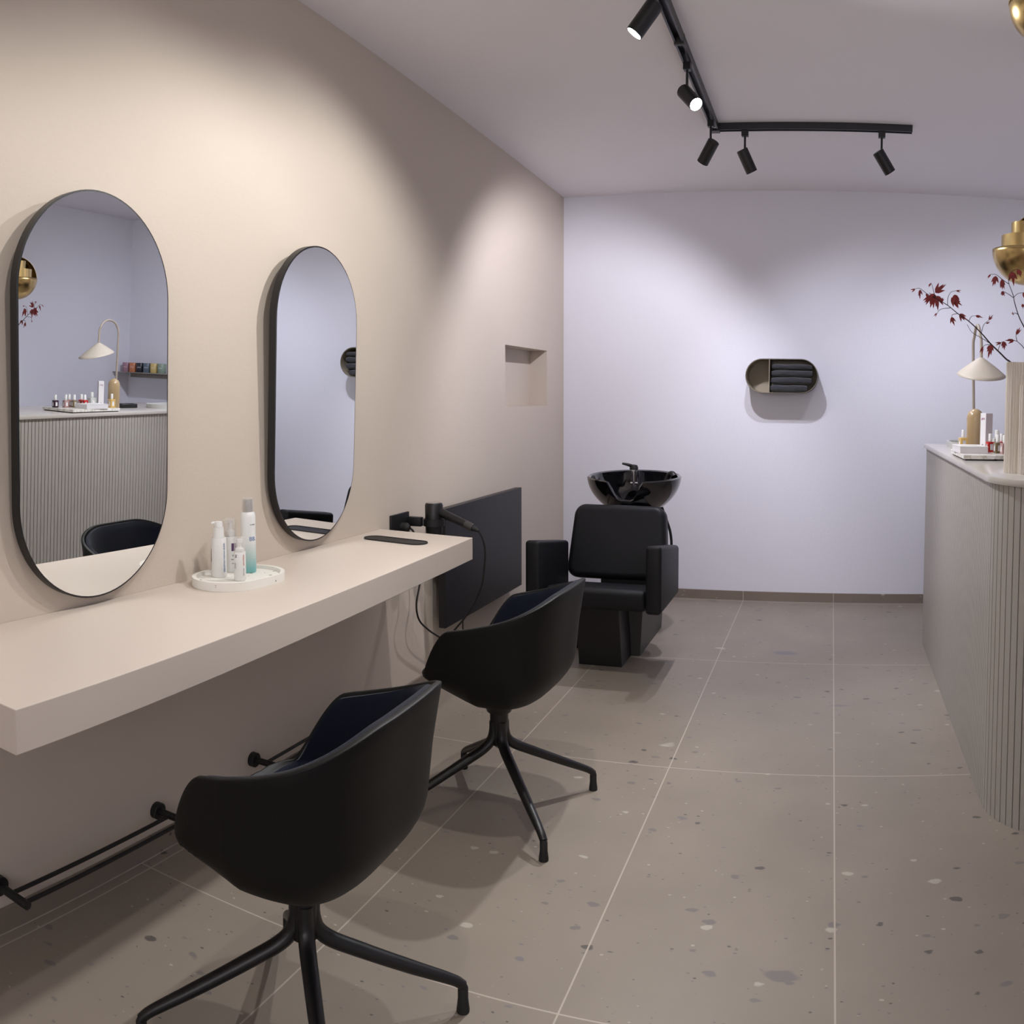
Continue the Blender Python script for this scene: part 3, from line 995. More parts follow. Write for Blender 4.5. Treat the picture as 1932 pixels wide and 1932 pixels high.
add_ring_wall(bm, [(0.046 * math.cos(a * PI / 16), 0.046 * math.sin(a * PI / 16)) for a in range(32)], [(0.0405 * math.cos(a * PI / 16), 0.0405 * math.sin(a * PI / 16)) for a in range(32)], 0.040, 0.070)
tb = thing('dryer_holder', 'black wall bracket holding the hair dryer', 'bracket', (-1.665, 3.455, 0.735))
obj('bracket_ring', bm, M['black'], tb, True)
bm = bmesh.new(); add_tube(bm, [(-1.440, 3.421, 0.769), (-1.425, 3.428, 0.735), (-1.420, 3.440, 0.690), (-1.425, 3.450, 0.63), (-1.45, 3.47, 0.52), (-1.52, 3.50, 0.40), (-1.60, 3.50, 0.30), (-1.64, 3.48, 0.24)], 0.0042, 10, smooth=7)
tag(obj('dryer_cable', bm, M['rubber'], None, True), 'black cable curving down from the hair dryer handle', 'cable')
bm = bmesh.new(); add_tube(bm, [(-1.745, 3.38, 0.772), (-1.73, 3.395, 0.74), (-1.72, 3.42, 0.62), (-1.72, 3.424, 0.53), (-1.72, 3.388, 0.44), (-1.72, 3.412, 0.365), (-1.72, 3.50, 0.30), (-1.72, 3.60, 0.245), (-1.72, 3.70, 0.19), (-1.735, 3.74, 0.10), (-1.75, 3.74, 0.012)], 0.0042, 10, smooth=7)
tag(obj('socket_cable', bm, M['rubber'], None, True), 'black cable looping below the desk from the wall socket', 'cable')

# ------------------------------------------------------------------ foot rails low on the left wall
def foot_rail(label, y0_, y1_, z_):
    t = thing('foot_rail', label, 'foot rail', (XL, y0_, z_), 0, 'foot rails under the desk')
    for yy in (0.0, y1_ - y0_):
        bm = bmesh.new()
        add_lathe(bm, [(0.024, 0.0), (0.024, 0.018), (0.022, 0.020), (0.0, 0.020)], 24, Matrix.Translation((0, yy, 0)) @ Matrix.Rotation(PI / 2, 4, 'Y'))
        ro = obj('wall_flange', bm, M['black'], t, True)
        bm = bmesh.new(); add_tube(bm, [(0.018, yy, 0), (0.128, yy, 0)], 0.0105, 14)
        obj('bracket_arm', bm, M['black'], ro, True)
    for xx in (0.058, 0.112):
        bm = bmesh.new(); add_tube(bm, [(xx, 0.004, 0), (xx, y1_ - y0_ - 0.004, 0)], 0.0058, 12)
        obj('rail_bar', bm, M['black'], t, True)
foot_rail('black double bar foot rail below the near mirror', 1.262, 1.842, 0.128)
foot_rail('black double bar foot rail farther back, behind the chair', 2.310, 2.890, 0.128)

# ------------------------------------------------------------------ things on the desk
def tray(name, label, cat, cx, cy, z, L_, W_, H_, rot, m, lip=0.008, floor_t=0.006, holes=True):
    bm = bmesh.new()
    outer_, inner_ = stadium(L_, W_, 20), stadium(L_ - 2 * lip, W_ - 2 * lip, 20)
    if holes:
        add_ring_wall(bm, outer_, inner_, 0, H_)
        add_prism(bm, stadium(L_ - 2 * lip + 0.002, W_ - 2 * lip + 0.002, 20), 0.0005, floor_t)
    else:
        add_prism(bm, outer_, 0, H_)
    o = obj(name, bm, m, None, True, loc=(cx, cy, z))
    o.rotation_euler = (0, 0, rot)
    return tag(o, label, cat)
tray('terrazzo_tray', 'white speckled oval tray holding hair product bottles on the desk', 'tray', -1.648, 2.074, DZ + 0.0003, 0.305, 0.222, 0.026, PI / 2 - 0.10, M['terrw'], 0.012, 0.015)
tray('black_tray', 'slim black oval tray lying flat near the far desk end', 'tray', -1.592, 2.962, DZ + 0.0003, 0.285, 0.085, 0.005, -0.16, M['black'], 0.003, 0.003)
TZ = DZ + 0.0158

def to_cam(x, y):
    return math.atan2(-y, -x)

def bottle(name, label, x, y, parts):
    t = thing(name, label, 'bottle', (x, y, TZ), 0, 'hair product bottles on the white tray')
    for nm, prof, m in parts:
        bm = bmesh.new(); add_lathe(bm, prof, 36, cap=False); obj(nm, bm, m, t, True)
    return t
# front left pump bottle
t = bottle('pump_bottle', 'matt white pump bottle with blue side lettering, leftmost on the tray', -1.700, 2.045, [
    ('bottle_body', [(0, 0), (0.0215, 0.0), (0.0235, 0.003), (0.0235, 0.113), (0.0215, 0.118), (0.0, 0.1185)], M['plasticgrey']),
    ('collar', [(0, 0.1186), (0.0165, 0.1186), (0.0155, 0.150), (0.0, 0.1505)], M['plastic'])])
bm = bmesh.new(); add_lathe(bm, [(0, 0.1506), (0.0125, 0.1506), (0.0125, 0.161), (0.0115, 0.167), (0.0, 0.168)], 28, cap=False)
add_tube(bm, [(0, 0, 0.161), (-0.010, -0.010, 0.1635), (-0.0145, -0.0145, 0.161)], [0.005, 0.0045, 0.004], 10)
obj('pump_head', bm, M['plastic'], t, True)
wrap_text('SEBASTIAN TAMING ELIXIR', 0.0072, 0.0235, to_cam(-1.70, 2.045) + 0.75, 0.060, M['inkblue'], t, True)
wrap_text('SEBASTIAN', 0.008, 0.0235, to_cam(-1.70, 2.045) - 1.35, 0.066, M['ink'], t, True)
# purple label pump bottle behind
t = bottle('pump_bottle', 'white pump bottle with clear cap and purple label panel, between others', -1.722, 2.128, [
    ('bottle_body', [(0, 0), (0.0190, 0.0), (0.0205, 0.003), (0.0205, 0.104), (0.0180, 0.110), (0.0, 0.1105)], M['plastic']),
    ('collar', [(0, 0.1106), (0.0150, 0.1106), (0.0150, 0.124), (0.008, 0.132), (0.006, 0.150), (0.010, 0.156), (0.010, 0.160), (0.0, 0.161)], M['plastic'])])
bm = bmesh.new(); add_lathe(bm, [(0.0188, 0.110), (0.0188, 0.163), (0.017, 0.165), (0, 0.1655), (0, 0.1645), (0.0165, 0.164), (0.0180, 0.162), (0.0180, 0.110)], 36, cap=False)
obj('clear_cap', bm, M['clear'], t, True)
a0 = to_cam(-1.722, 2.128)
bm = bmesh.new()
for k in range(8):
    a = a0 + 0.15 + 0.95 * k / 8; b = a0 + 0.15 + 0.95 * (k + 1) / 8
    q = [bm.verts.new((0.0209 * math.cos(c_), 0.0209 * math.sin(c_), z_)) for c_, z_ in ((a, 0.066), (b, 0.066), (b, 0.090), (a, 0.090))]
    bm.faces.new(q)
bmesh.ops.remove_doubles(bm, verts=bm.verts[:], dist=1e-5)
lb = obj('purple_label', bm, M['purple'], t)
lb.modifiers.new('s', 'SOLIDIFY').thickness = 0.0003
for k, (s_, w_) in enumerate((('III IIII II', 0.006), ('fibre serum', 0.005), ('professional', 0.004))):
    wrap_text(s_, w_, 0.0205, a0 + 0.65, 0.052 - 0.012 * k, M['ink'], t)
# small front bottle with clear cap
t = bottle('travel_bottle', 'small pale bottle with clear cap at the front of the tray', -1.612, 2.035, [
    ('bottle_body', [(0, 0), (0.0160, 0.0), (0.0178, 0.003), (0.0178, 0.083), (0.0165, 0.086), (0.0, 0.0865)], M['plasticgrey']),
    ('collar', [(0, 0.0866), (0.0130, 0.0866), (0.0130, 0.094), (0.006, 0.100), (0.006, 0.110), (0.010, 0.113), (0.009, 0.122), (0.0, 0.1225)], M['plastic'])])
bm = bmesh.new(); add_lathe(bm, [(0.0176, 0.0866), (0.0172, 0.125), (0.015, 0.1285), (0, 0.129), (0, 0.1281), (0.0145, 0.1276), (0.0164, 0.124), (0.0168, 0.0866)], 36, cap=False)
obj('clear_cap', bm, M['clear'], t, True)
a0 = to_cam(-1.612, 2.035)
wrap_text('90', 0.010, 0.0178, a0 - 0.65, 0.074, M['ink'], t, True)
wrap_text('IIIIIIII', 0.009, 0.0178, a0 - 0.85, 0.045, M['inkgrey'], t, True)
wrap_text('colour brilliance', 0.005, 0.0178, a0 + 0.65, 0.062, M['inkred'], t, True)
wrap_text('leave in spray', 0.004, 0.0178, a0 + 0.65, 0.028, M['inkgrey'], t, True)
# tall aerosol
t = bottle('aerosol_can', 'tall white aerosol can with metal cap and teal fade at its base', -1.668, 2.150, [
    ('can_body', [(0, 0), (0.0215, 0.0), (0.0232, 0.003), (0.0232, 0.172), (0.0215, 0.182), (0.0185, 0.1865), (0.0, 0.187)], M['teal']),
    ('inner_cap', [(0, 0.1872), (0.0148, 0.1872), (0.0148, 0.226), (0.0, 0.2265)], M['steel'])])
bm = bmesh.new(); add_lathe(bm, [(0.0188, 0.187), (0.0188, 0.2285), (0.0180, 0.230), (0, 0.2303), (0, 0.2294), (0.0175, 0.2292), (0.0180, 0.2275), (0.0180, 0.187)], 36, cap=False)
obj('clear_overcap', bm, M['clear'], t, True)
a0 = to_cam(-1.668, 2.150)
wrap_text('BB.', 0.018, 0.0232, a0 + 0.62, 0.105, M['inkblue'], t)
wrap_text('BUMBLE', 0.005, 0.0232, a0 + 0.62, 0.149, M['inkgrey'], t)
wrap_text('hair spray', 0.004, 0.0232, a0 + 0.55, 0.048, M['plastic'], t)

# ------------------------------------------------------------------ things on the reception counter
# marble slabs
def slab(label, x_0, x_1, y_0, y_1):
    bm = bmesh.new(); span(bm, x_0, x_1, y_0, y_1, 0.006, 0.022, 0.0015)
    cx_, cy_ = (x_0 + x_1) / 2, (y_0 + y_1) / 2
    bmesh.ops.translate(bm, vec=(-cx_, -cy_, 0), verts=bm.verts[:])
    t_ = thing('marble_tray', label, 'tray', (cx_, cy_, CT), 0, 'marble display slabs on the counter')
    obj('slab', bm, M['marble'], t_)
    bm = bmesh.new(); span(bm, x_0 - cx_ + .008, x_1 - cx_ - .008, y_0 - cy_ + .008, y_1 - cy_ - .008, 0.0, 0.006)
    obj('base_pad', bm, M['black'], t_)
slab('white marble slab under the flat white box on the counter', 0.517 + 0.010, 0.655, 3.50, 3.893)
slab('white marble slab under the nail polish bottles', 0.657, 0.83, 3.51, 3.893)
MZ = CT + 0.0222

t = thing('flat_box', 'flat white carton lying on the marble slab', 'box', (0.582, 3.70, MZ), 0.06)
bm = bmesh.new(); add_box(bm, 0, 0, 0.013, 0.118, 0.17, 0.026, 0.001); obj('carton', bm, M['paper'], t)
bm = bmesh.new(); add_box(bm, 0, 0, 0.0275, 0.120, 0.172, 0.0025, 0.0008); obj('lid', bm, M['plastic'], t)

t = thing('tall_carton', 'tall slim white carton standing beside the lamp base', 'box', (0.680, 3.866, MZ), 0.60)
bm = bmesh.new(); add_box(bm, 0, 0, 0.082, 0.042, 0.034, 0.164, 0.0006); cb_ = obj('carton', bm, M['paper'], t)
bm = bmesh.new(); add_box(bm, 0, -0.0173, 0.082, 0.041, 0.0006, 0.162); obj('side_panel', bm, M['paperpink'], t)
flat_text('gitti', 0.014, (-0.0214, 0.0, 0.140), (0, -1, 0), (0, 0, 1), M['inkpink'], t)
flat_text('nail\ncare', 0.0075, (-0.0214, 0.0, 0.022), (0, -1, 0), (0, 0, 1), M['inkgrey'], t)

def polish(name, label, x, y, col, wd=0.031, hb=0.045, hc=0.034, cr=0.0085, transp=0.25, group='nail polish bottles on the marble slab', rot=0.2):
    t = thing(name, label, 'nail polish', (x, y, MZ), rot, group)
    gm = glass_mat('polish_' + name + str(len(bpy.data.materials)), col, 0.08, transp * 0.5)
    bm = bmesh.new(); add_box(bm, 0, 0, hb / 2, wd, wd, hb, 0.0025, 3)
    obj('glass_bottle', bm, gm, t, True)
    bm = bmesh.new(); add_lathe(bm, [(0, hb), (cr * 0.8, hb), (cr * 0.8, hb + 0.003), (cr, hb + 0.0035), (cr * 0.94, hb + hc - 0.001), (cr * 0.88, hb + hc), (0, hb + hc)], 24, cap=False)
    obj('cap', bm, M['plastic'], t, True)
    for k, (xd, yd, o_) in enumerate((((1, 0, 0), (0, 0, 1), (-0.001, -wd / 2 - 0.0003, hb * 0.5)), ((0, -1, 0), (0, 0, 1), (-wd / 2 - 0.0003, 0, hb * 0.5)))):
        bm = bmesh.new()
        if k == 0:
            add_box(bm, 0, -wd / 2 - 0.0002, hb * 0.5, wd * 0.42, 0.0004, hb * 0.56)
        else:
            add_box(bm, -wd / 2 - 0.0002, 0, hb * 0.5, 0.0004, wd * 0.42, hb * 0.56)
        lb_ = obj('label_panel', bm, M['paper'], t)
        flat_text('gitti', 0.0062, (o_[0], o_[1], hb * 0.72), xd, yd, M['inkgrey'], lb_)
    return t
polish('nail_polish', 'dark plum nail polish at the near end of the marble slab, seen mirrored', 0.735, 3.535, (0.035, 0.008, 0.025))
polish('nail_polish', 'dusty pink nail polish beside the ribbed vase', 0.712, 3.600, (0.46, 0.27, 0.26))
polish('nail_polish', 'olive brown nail polish between the red and the pink one', 0.694, 3.655, (0.22, 0.165, 0.085))
polish('nail_polish', 'rose nail polish standing behind the olive brown one', 0.755, 3.665, (0.42, 0.20, 0.19))
polish('nail_polish', 'bright red nail polish beside the flat white carton', 0.674, 3.725, (0.52, 0.012, 0.010))
polish('nail_polish', 'second red nail polish behind the first red one', 0.728, 3.745, (0.50, 0.03, 0.02))
polish('remover_bottle', 'larger clear glass bottle with white cap behind the polishes', 0.722, 3.830, (0.80, 0.84, 0.80), 0.046, 0.056, 0.036, 0.010, 0.85)
polish('cuticle_oil', 'small yellow oil bottle with pale cap left of the lamp base', 0.578, 3.868, (0.78, 0.52, 0.16), 0.034, 0.054, 0.034, 0.0075, 0.5)

# table lamp
t = thing('table_lamp', 'greige arched table lamp with cone shade on a tan rounded base', 'lamp', (0.642, 3.945, CT))
bm = bmesh.new()
prof = [(0, 0), (0.0365, 0.0), (0.0385, 0.003), (0.0385, 0.162)]
for k in range(1, 11):
    a = PI / 2 * k / 10
    prof.append((0.0385 * math.cos(a), 0.162 + 0.042 * math.sin(a)))
add_lathe(bm, prof, 40, cap=False)
obj('lamp_base', bm, M['wood'], t, True)
arch = [(-0.006, 0.012, 0.19), (-0.010, 0.012, 0.30), (-0.014, 0.012, 0.42), (-0.016, 0.012, 0.50)]
for k in range(1, 8):
    a = PI * k / 8
    arch.append((-0.012, 0.012 - 0.078 + 0.078 * math.cos(a), 0.50 + 0.072 * math.sin(a)))
arch += [(-0.006, -0.144, 0.50), (-0.004, -0.145, 0.43)]
bm = bmesh.new(); add_tube(bm, arch, 0.0066, 14, smooth=4)
obj('arched_pole', bm, M['pole'], t, True)
# shade: oblique cone, low edge towards the room
bm = bmesh.new()
apex = Vector((-0.004, -0.146, 0.432))
N_ = 48
rings = []
prof_n = 8
for j in range(prof_n + 1):
    f = j / prof_n
    ring = []
    for i in range(N_):
        a = 2 * PI * i / N_
        dirx, diry = math.cos(a), math.sin(a)
        # local (x to the right, y along the tilt axis)
        ex = 0.106 * dirx
        ey = 0.118 * diry - 0.018
        ez = -0.080 + 0.028 * (diry)
        q = f ** 1.0
        bulge = 0.003 * math.sin(PI * f)
        ring.append(bm.verts.new(apex + Vector((ex * q, ey * q, ez * q + bulge))))
    rings.append(ring)
for a, b in zip(rings[1:], rings[2:]):
    for i in range(N_):
        bm.faces.new((a[i], a[(i + 1) % N_], b[(i + 1) % N_], b[i]))
for v in rings[0][1:]:
    bm.verts.remove(v)
for i in range(N_):
    bm.faces.new((rings[0][0], rings[1][i], rings[1][(i + 1) % N_]))
sh = obj('lamp_shade', bm, M['lampc'], t, True)
md = sh.modifiers.new('s', 'SOLIDIFY'); md.thickness = 0.002; md.offset = -1
bm = bmesh.new(); add_lathe(bm, [(0.008, -0.012), (0.0055, 0.010)], 16, Matrix.Translation(apex))
obj('shade_joint', bm, M['pole'], t, True)

tray('stone_tray', 'pale grey stone tray on the counter beyond the lamp', 'tray', 0.700, 4.52, CT + 0.0003, 0.34, 0.20, 0.028, PI / 2, M['greytray'], 0.010, 0.010)
t = thing('card_terminal', 'small black gadget between the lamp base and the stone tray', 'gadget', (0.80, 4.22, CT), 0.2)
bm = bmesh.new(); add_box(bm, 0, 0, 0.014, 0.075, 0.13, 0.028, 0.006, 3); obj('gadget_body', bm, M['black'], t, True)
bm = bmesh.new(); add_box(bm, -0.004, 0, 0.0287, 0.05, 0.09, 0.0014, 0.0004); obj('gadget_screen', bm, M['gloss'], t)

# ribbed vase with overlapping lower block
t = thing('ribbed_vase', 'tall cream ribbed vase at the rounded end of the counter', 'vase', (0.700, 2.935, CT), -0.235)
def ribbed(bm, hw_, hd_, r, z0, z1, pitch, depth, closed_top=False):
    segs = []
    per = []
    n_arc = 10
    corners = ((hw_ - r, hd_ - r, 0), (-hw_ + r, hd_ - r, PI / 2), (-hw_ + r, -hd_ + r, PI), (hw_ - r, -hd_ + r, 3 * PI / 2))
    base = []
    for cx_, cy_, a0 in corners:
        for k in range(n_arc + 1):
            a = a0 + PI / 2 * k / n_arc
            base.append(Vector((cx_ + r * math.cos(a), cy_ + r * math.sin(a), 0)))
    # resample by arc length
    base.append(base[0])
    Ls = [0]
    for a, b in zip(base, base[1:]):
        Ls.append(Ls[-1] + (b - a).length)
    total = Ls[-1]
    nrib = max(8, int(total / pitch))
    out = []
    sub = 6
    N2 = nrib * sub
    idx = 0
    for i in range(N2):
        s_ = total * i / N2
        while Ls[idx + 1] < s_:
            idx += 1
        f = (s_ - Ls[idx]) / max(1e-9, Ls[idx + 1] - Ls[idx])
        p = base[idx].lerp(base[idx + 1], f)
        tg = (base[idx + 1] - base[idx]).normalized()
        nrm = Vector((tg.y, -tg.x, 0))
        ph = (i % sub) / sub
        out.append(p + nrm * (depth * (abs(math.sin(PI * ph)) - 1)))
    return [(p.x, p.y) for p in out]
outl = ribbed(None, 0.118, 0.060, 0.030, 0, 1, 0.0088, 0.0030)
inn = [(x * 0.93, y * 0.88) for x, y in outl]
bm = bmesh.new()
add_ring_wall(bm, outl, inn, 0.0, 0.372)
add_prism(bm, [(x * 0.93, y * 0.88) for x, y in outl], 0.002, 0.012)
obj('vase_body', bm, M['vase'], t, True)
outl = ribbed(None, 0.120, 0.022, 0.014, 0, 1, 0.0088, 0.0030)
bm = bmesh.new()
add_prism(bm, [(x + 0.050, y - 0.068) for x, y in outl], 0.0, 0.296)
obj('overlapping_front_block', bm, M['vase'], t, True)

# maple branches standing in the vase
def leaf_cluster(bm, origin, direction, size, lobes=5, seed=0):
    rnd = random.Random(seed)
    O_ = Vector(origin); D = Vector(direction).normalized()
    side = D.cross(Vector((0.2, 0.9, 0.1))).normalized()
    up_ = side.cross(D).normalized()
    for k in range(lobes):
        a = (k - (lobes - 1) / 2) * 0.30 + rnd.uniform(-0.12, 0.12)
        ln = size * (1.0 - 0.22 * abs(k - (lobes - 1) / 2)) * rnd.uniform(0.8, 1.1)
        d = (D * math.cos(a) + side * math.sin(a) + up_ * rnd.uniform(-0.35, 0.35)).normalized()
        wv = d.cross(up_).normalized() * size * 0.10
        curl = up_ * rnd.uniform(-0.18, 0.18) * ln
        a_ = []
        for f, ww in ((0.0, 0.15), (0.3, 1.0), (0.6, 0.8), (0.85, 0.35), (1.0, 0.0)):
            c = O_ + d * ln * f + curl * f * f
            if ww > 0:
                a_.append((bm.verts.new(c - wv * ww + up_ * 0.0004), bm.verts.new(c + wv * ww), bm.verts.new(c + up_ * size * 0.05 * ww)))
            else:
                a_.append((bm.verts.new(c),))
        for p, q in zip(a_, a_[1:]):
            if len(q) == 3:
                bm.faces.new((p[0], p[2], q[2], q[0])); bm.faces.new((p[2], p[1], q[1], q[2])); bm.faces.new((p[1], p[0], q[0], q[1]))
            else:
                bm.faces.new((p[0], p[2], q[0])); bm.faces.new((p[2], p[1], q[0])); bm.faces.new((p[1], p[0], q[0]))
        bm.faces.new(a_[0])

def branch(label, main, radii, twigs, leaves, base):
    t = thing('maple_branch', label, 'branch', base, 0, 'red maple branches in the vase')
    B = Vector(base)
    bm = bmesh.new()
    add_tube(bm, [Vector(p) - B for p in main], radii, 8, smooth=5)
    for tw in twigs:
        add_tube(bm, [Vector(p) - B for p in tw], [0.0012, 0.0007], 6, smooth=4)
    obj('stem', bm, M['bark'], t, True)
    for i, (p, d, s_, n_) in enumerate(leaves):
        bm = bmesh.new()
        leaf_cluster(bm, (0, 0, 0), d, s_, n_, seed=i * 7 + len(leaves))
        lf_ = obj('leaf', bm, M['leaf'], t)
        lf_.location = Vector(p) - B
    return t
def bp(px, pz, y):
    return (px, y, pz)
VB = (0.660, 2.93, CT + 0.013)
main = [VB, (0.645, 2.945, 1.25), (0.615, 2.975, 1.445), (0.585, 3.0, 1.490), (0.537, 3.015, 1.537), (0.505, 3.02, 1.572), (0.462, 3.03, 1.612), (0.425, 3.03, 1.635), (0.388, 3.035, 1.664), (0.345, 3.04, 1.688), (0.325, 3.045, 1.705)]
Y1 = 3.03
twigs = [
    [(0.540, 3.01, 1.534), (0.512, 3.0, 1.549), (0.470, 3.0, 1.572), (0.452, 3.0, 1.598)],
    [(0.462, 3.03, 1.612), (0.470, 3.03, 1.628), (0.485, 3.03, 1.632)],
    [(0.505, 3.02, 1.572), (0.512, 3.02, 1.60), (0.530, 3.02, 1.618)],
    [(0.388, 3.035, 1.664), (0.388, 3.03, 1.690), (0.398, 3.03, 1.708), (0.415, 3.03, 1.714)],
    [(0.345, 3.04, 1.688), (0.318, 3.04, 1.700), (0.292, 3.04, 1.718), (0.275, 3.04, 1.716)],
    [(0.400, 3.035, 1.656), (0.365, 3.04, 1.650), (0.350, 3.03, 1.632)],
    [(0.425, 3.03, 1.637), (0.405, 3.03, 1.632), (0.402, 3.03, 1.622)],
    [(0.345, 3.04, 1.688), (0.336, 3.04, 1.722), (0.330, 3.04, 1.738)],
    [(0.540, 3.01, 1.534), (0.515, 3.01, 1.530), (0.508, 3.01, 1.510)],
    [(0.562, 3.01, 1.512), (0.572, 3.01, 1.540), (0.582, 3.01, 1.546)],
]
leaves = [
    ((0.340, 3.04, 1.702), (-0.35, 0.1, -1), 0.060, 5), ((0.352, 3.04, 1.695), (0.2, 0.1, -1), 0.055, 5), ((0.330, 3.03, 1.695), (-0.6, -0.2, -0.9), 0.045, 4),
    ((0.345, 3.04, 1.706), (0.8, 0.1, 0.8), 0.052, 4), ((0.330, 3.04, 1.738), (-0.4, 0, -0.6), 0.020, 2),
    ((0.276, 3.04, 1.716), (-0.7, 0, -0.4), 0.022, 2), ((0.292, 3.04, 1.714), (0.1, 0, -1), 0.030, 3), ((0.312, 3.035, 1.70), (0.6, 0, -0.6), 0.025, 3),
    ((0.410, 3.03, 1.700), (0.3, 0, -1), 0.050, 5), ((0.400, 3.03, 1.690), (0.7, 0, -0.7), 0.052, 4), ((0.415, 3.03, 1.714), (0.8, 0, -0.1), 0.020, 2),
    ((0.370, 3.04, 1.676), (0.2, 0, 1), 0.018, 3), ((0.402, 3.03, 1.624), (0.3, 0, -1), 0.034, 4), ((0.430, 3.03, 1.636), (0.7, 0, -0.7), 0.040, 4),
    ((0.485, 3.03, 1.632), (0.8, 0, -0.2), 0.026, 3), ((0.530, 3.02, 1.618), (0.3, 0, 0.5), 0.022, 3), ((0.520, 3.02, 1.606), (0.8, 0, 0.2), 0.018, 2),
    ((0.538, 3.01, 1.532), (-0.25, 0, -1), 0.046, 5), ((0.510, 3.01, 1.526), (-0.3, 0, -1), 0.030, 2),
    ((0.582, 3.01, 1.546), (0.1, 0, -1), 0.036, 5), ((0.574, 3.01, 1.542), (-0.8, 0, -0.3), 0.026, 2), ((0.350, 3.03, 1.636), (-0.4, 0, -0.8), 0.018, 2),
]
branch('maple branch with crimson leaves leaning left over the table lamp', main, [0.0042, 0.0040, 0.0034, 0.0030, 0.0026, 0.0022, 0.0019, 0.0016, 0.0014, 0.0012, 0.0010], twigs, leaves, VB)
VB2 = (0.700, 2.92, CT + 0.013)
main2 = [VB2, (0.700, 2.92, 1.30), (0.680, 2.91, 1.48), (0.648, 2.905, 1.560), (0.628, 2.90, 1.590), (0.609, 2.90, 1.625), (0.594, 2.90, 1.668), (0.589, 2.90, 1.690), (0.580, 2.90, 1.712), (0.573, 2.90, 1.728)]
tw2 = [[(0.573, 2.90, 1.728), (0.550, 2.90, 1.742), (0.530, 2.90, 1.756), (0.512, 2.90, 1.757)],
       [(0.573, 2.90, 1.728), (0.572, 2.90, 1.745), (0.582, 2.90, 1.770), (0.600, 2.90, 1.778)],
       [(0.589, 2.90, 1.684), (0.570, 2.90, 1.696), (0.552, 2.90, 1.703), (0.546, 2.90, 1.692)],
       [(0.589, 2.90, 1.684), (0.604, 2.90, 1.698), (0.622, 2.90, 1.702)],
       [(0.609, 2.90, 1.628), (0.596, 2.90, 1.634), (0.590, 2.90, 1.626)]]
lv2 = [((0.512, 2.90, 1.757), (-0.4, 0, -0.5), 0.022, 2), ((0.528, 2.90, 1.752), (-0.1, 0, -1), 0.042, 4), ((0.548, 2.90, 1.742), (0.25, 0, -1), 0.042, 4),
       ((0.584, 2.90, 1.768), (0.0, 0, -1), 0.050, 5), ((0.600, 2.90, 1.778), (0.5, 0, -0.8), 0.036, 4), ((0.550, 2.90, 1.703), (0.4, 0, -0.7), 0.024, 4),
       ((0.622, 2.90, 1.702), (0.7, 0, -0.6), 0.034, 5), ((0.590, 2.90, 1.628), (-0.2, 0, 0.6), 0.012, 3), ((0.620, 2.90, 1.665), (0.3, 0, -0.8), 0.020, 4)]
branch('maple branch with crimson leaves rising before the brass pendant', main2, [0.0032, 0.0030, 0.0026, 0.0022, 0.0018, 0.0015, 0.0013, 0.0011, 0.0010], tw2, lv2, VB2)
VB3 = (0.735, 2.93, CT + 0.013)
main3 = [VB3, (0.715, 2.92, 1.40), (0.680, 2.91, 1.500), (0.640, 2.905, 1.512), (0.622, 2.90, 1.528), (0.606, 2.90, 1.541)]
branch('short maple twig with two folded red leaves just above the vase', main3, [0.0024, 0.0020, 0.0016, 0.0012, 0.0010],
       [[(0.606, 2.90, 1.541), (0.602, 2.90, 1.556), (0.602, 2.90, 1.566)], [(0.606, 2.90, 1.541), (0.590, 2.90, 1.544), (0.582, 2.90, 1.542)]],
       [((0.602, 2.90, 1.562), (0.5, 0, 0.8), 0.030, 3), ((0.596, 2.90, 1.543), (-1, 0, -0.15), 0.034, 3)], VB3)

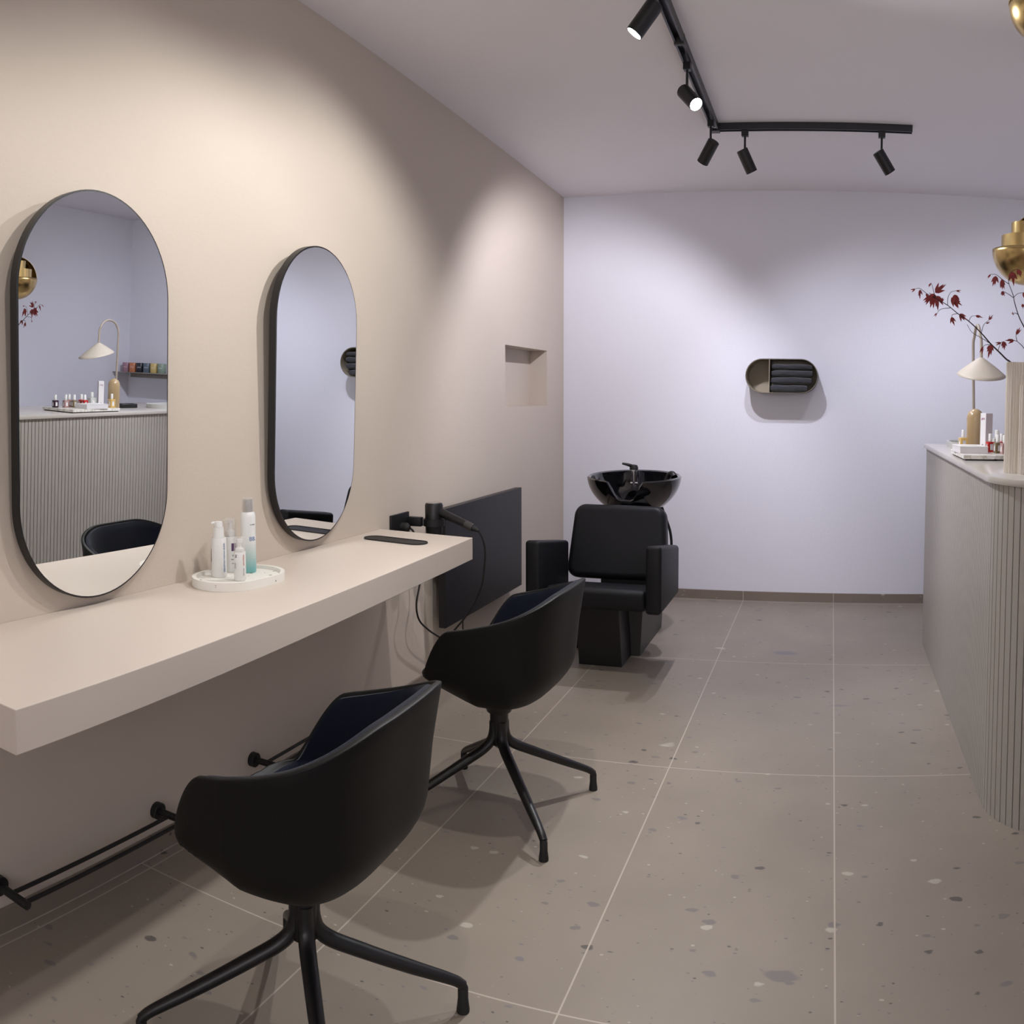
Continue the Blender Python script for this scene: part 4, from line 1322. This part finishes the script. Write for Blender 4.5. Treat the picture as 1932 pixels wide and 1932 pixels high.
# ------------------------------------------------------------------ brass pendants
def pendant(label, x, y, zc, R_, upper_rot):
    zt = ceil_z(y)
    t = thing('brass_pendant', label, 'pendant lamp', (x, y, zc), 0, 'brass pendant lamps')
    def shell(bm, prof, a0, a1, n, mtx=None):
        rows = []
        for r_, z_ in prof:
            rows.append([bm.verts.new((r_ * math.cos(a0 + (a1 - a0) * k / n), r_ * math.sin(a0 + (a1 - a0) * k / n), z_)) for k in range(n + 1)])
        for a, b in zip(rows, rows[1:]):
            for k in range(n):
                bm.faces.new((a[k], a[k + 1], b[k + 1], b[k]))
        vs_ = [v for r_ in rows for v in r_]
        bmesh.ops.remove_doubles(bm, verts=vs_, dist=1e-5)
        if mtx is not None:
            bmesh.ops.transform(bm, matrix=mtx, verts=bm.verts[:])
    # lower bowl
    bm = bmesh.new()
    shell(bm, [(R_ * math.sin(PI / 2 * k / 14), -R_ * math.cos(PI / 2 * k / 14)) for k in range(15)], 0, 2 * PI, 56)
    o = obj('lower_bowl', bm, M['brass'], t, True); o.modifiers.new('s', 'SOLIDIFY').thickness = 0.0018
    # upper quarter shell turned aside
    bm = bmesh.new()
    shell(bm, [(R_ * 1.02 * math.sin(PI / 2 * k / 14), R_ * 1.02 * math.cos(PI / 2 * k / 14)) for k in range(15)], upper_rot, upper_rot + PI * 1.12, 36)
    o = obj('upper_shell', bm, M['brass_in'], t, True); o.modifiers.new('s', 'SOLIDIFY').thickness = 0.0018
    bm = bmesh.new(); add_ring_wall(bm, [(R_ * 0.74 * math.cos(2 * PI * k / 48), R_ * 0.74 * math.sin(2 * PI * k / 48)) for k in range(48)],
                                    [(R_ * 0.725 * math.cos(2 * PI * k / 48), R_ * 0.725 * math.sin(2 * PI * k / 48)) for k in range(48)], -0.045, 0.050)
    add_prism(bm, [(R_ * 0.73 * math.cos(2 * PI * k / 48), R_ * 0.73 * math.sin(2 * PI * k / 48)) for k in range(48)], 0.047, 0.0495)
    obj('wide_ring', bm, M['brass_in'], t, True)
    bm = bmesh.new(); add_lathe(bm, [(0, 0.0496), (R_ * 0.46, 0.0496), (R_ * 0.46, 0.098), (0, 0.098)], 40, cap=False)
    obj('narrow_ring', bm, M['brass_in'], t, True)
    bm = bmesh.new(); add_lathe(bm, [(0.0025, 0.098), (0.0025, zt - zc - 0.02)], 10)
    obj('cord', bm, M['brass'], t, True)
    bm = bmesh.new(); add_lathe(bm, [(0.045, zt - zc - 0.022), (0.045, zt - zc - 0.001)], 32)
    obj('ceiling_rose', bm, M['brass'], t, True)
    bm = bmesh.new(); add_lathe(bm, [(0.0, -R_ * 0.30)] + [(0.030 * math.sin(PI * k / 8), -R_ * 0.30 + 0.03 - 0.03 * math.cos(PI * k / 8)) for k in range(1, 9)], 24, cap=False)
    obj('bulb', bm, emit_mat('warm_bulb', (1.0, 0.78, 0.50), 6), t, True)
    return t
pendant('polished brass pendant hanging low behind the maple leaves', 0.689, 3.18, 1.888, 0.1235, -PI / 2)
pendant('second brass pendant, its bowl just inside the top right corner', 0.634, 2.75, 2.572, 0.112, 0.6)

# ------------------------------------------------------------------ candle shelf on the back wall, seen in the near mirror
t = thing('corner_shelf', 'taupe steel shelf on the white wall carrying coloured candle jars', 'wall shelf', (1.85, YB, 1.30))
bm = bmesh.new(); span(bm, -0.52, 0.485, -0.21, -0.001, -0.006, 0.0, 0.0005); obj('shelf_plate', bm, M['shelfm'], t)
bm = bmesh.new(); span(bm, -0.52, 0.46, -0.004, -0.001, -0.050, -0.006); obj('shelf_upstand', bm, M['shelfm'], t)
jar_cols = [('mauve', (0.36, 0.20, 0.27)), ('orange', (0.55, 0.20, 0.09)), ('near black', (0.02, 0.022, 0.035)), ('slate blue', (0.10, 0.14, 0.18)), ('yellow', (0.62, 0.46, 0.17)), ('sage green', (0.24, 0.31, 0.25))]
for i, (nm, c) in enumerate(jar_cols):
    t = thing('candle_jar', nm + ' candle jar on the shelf, seen in the near mirror', 'candle', (2.255 - i * 0.087, YB - 0.110, 1.3002), 0, 'coloured candle jars on the wall shelf')
    bm = bmesh.new(); add_lathe(bm, [(0, 0), (0.037, 0), (0.039, 0.003), (0.039, 0.080), (0.037, 0.083), (0.034, 0.083), (0.034, 0.070), (0, 0.070)], 32, cap=False)
    obj('jar_body', bm, mat('jar_' + nm.replace(' ', '_'), c, 0.35), t, True)
    wrap_text('candle', 0.014, 0.039, -PI / 2 - 0.4, 0.045, M['paper'], t)
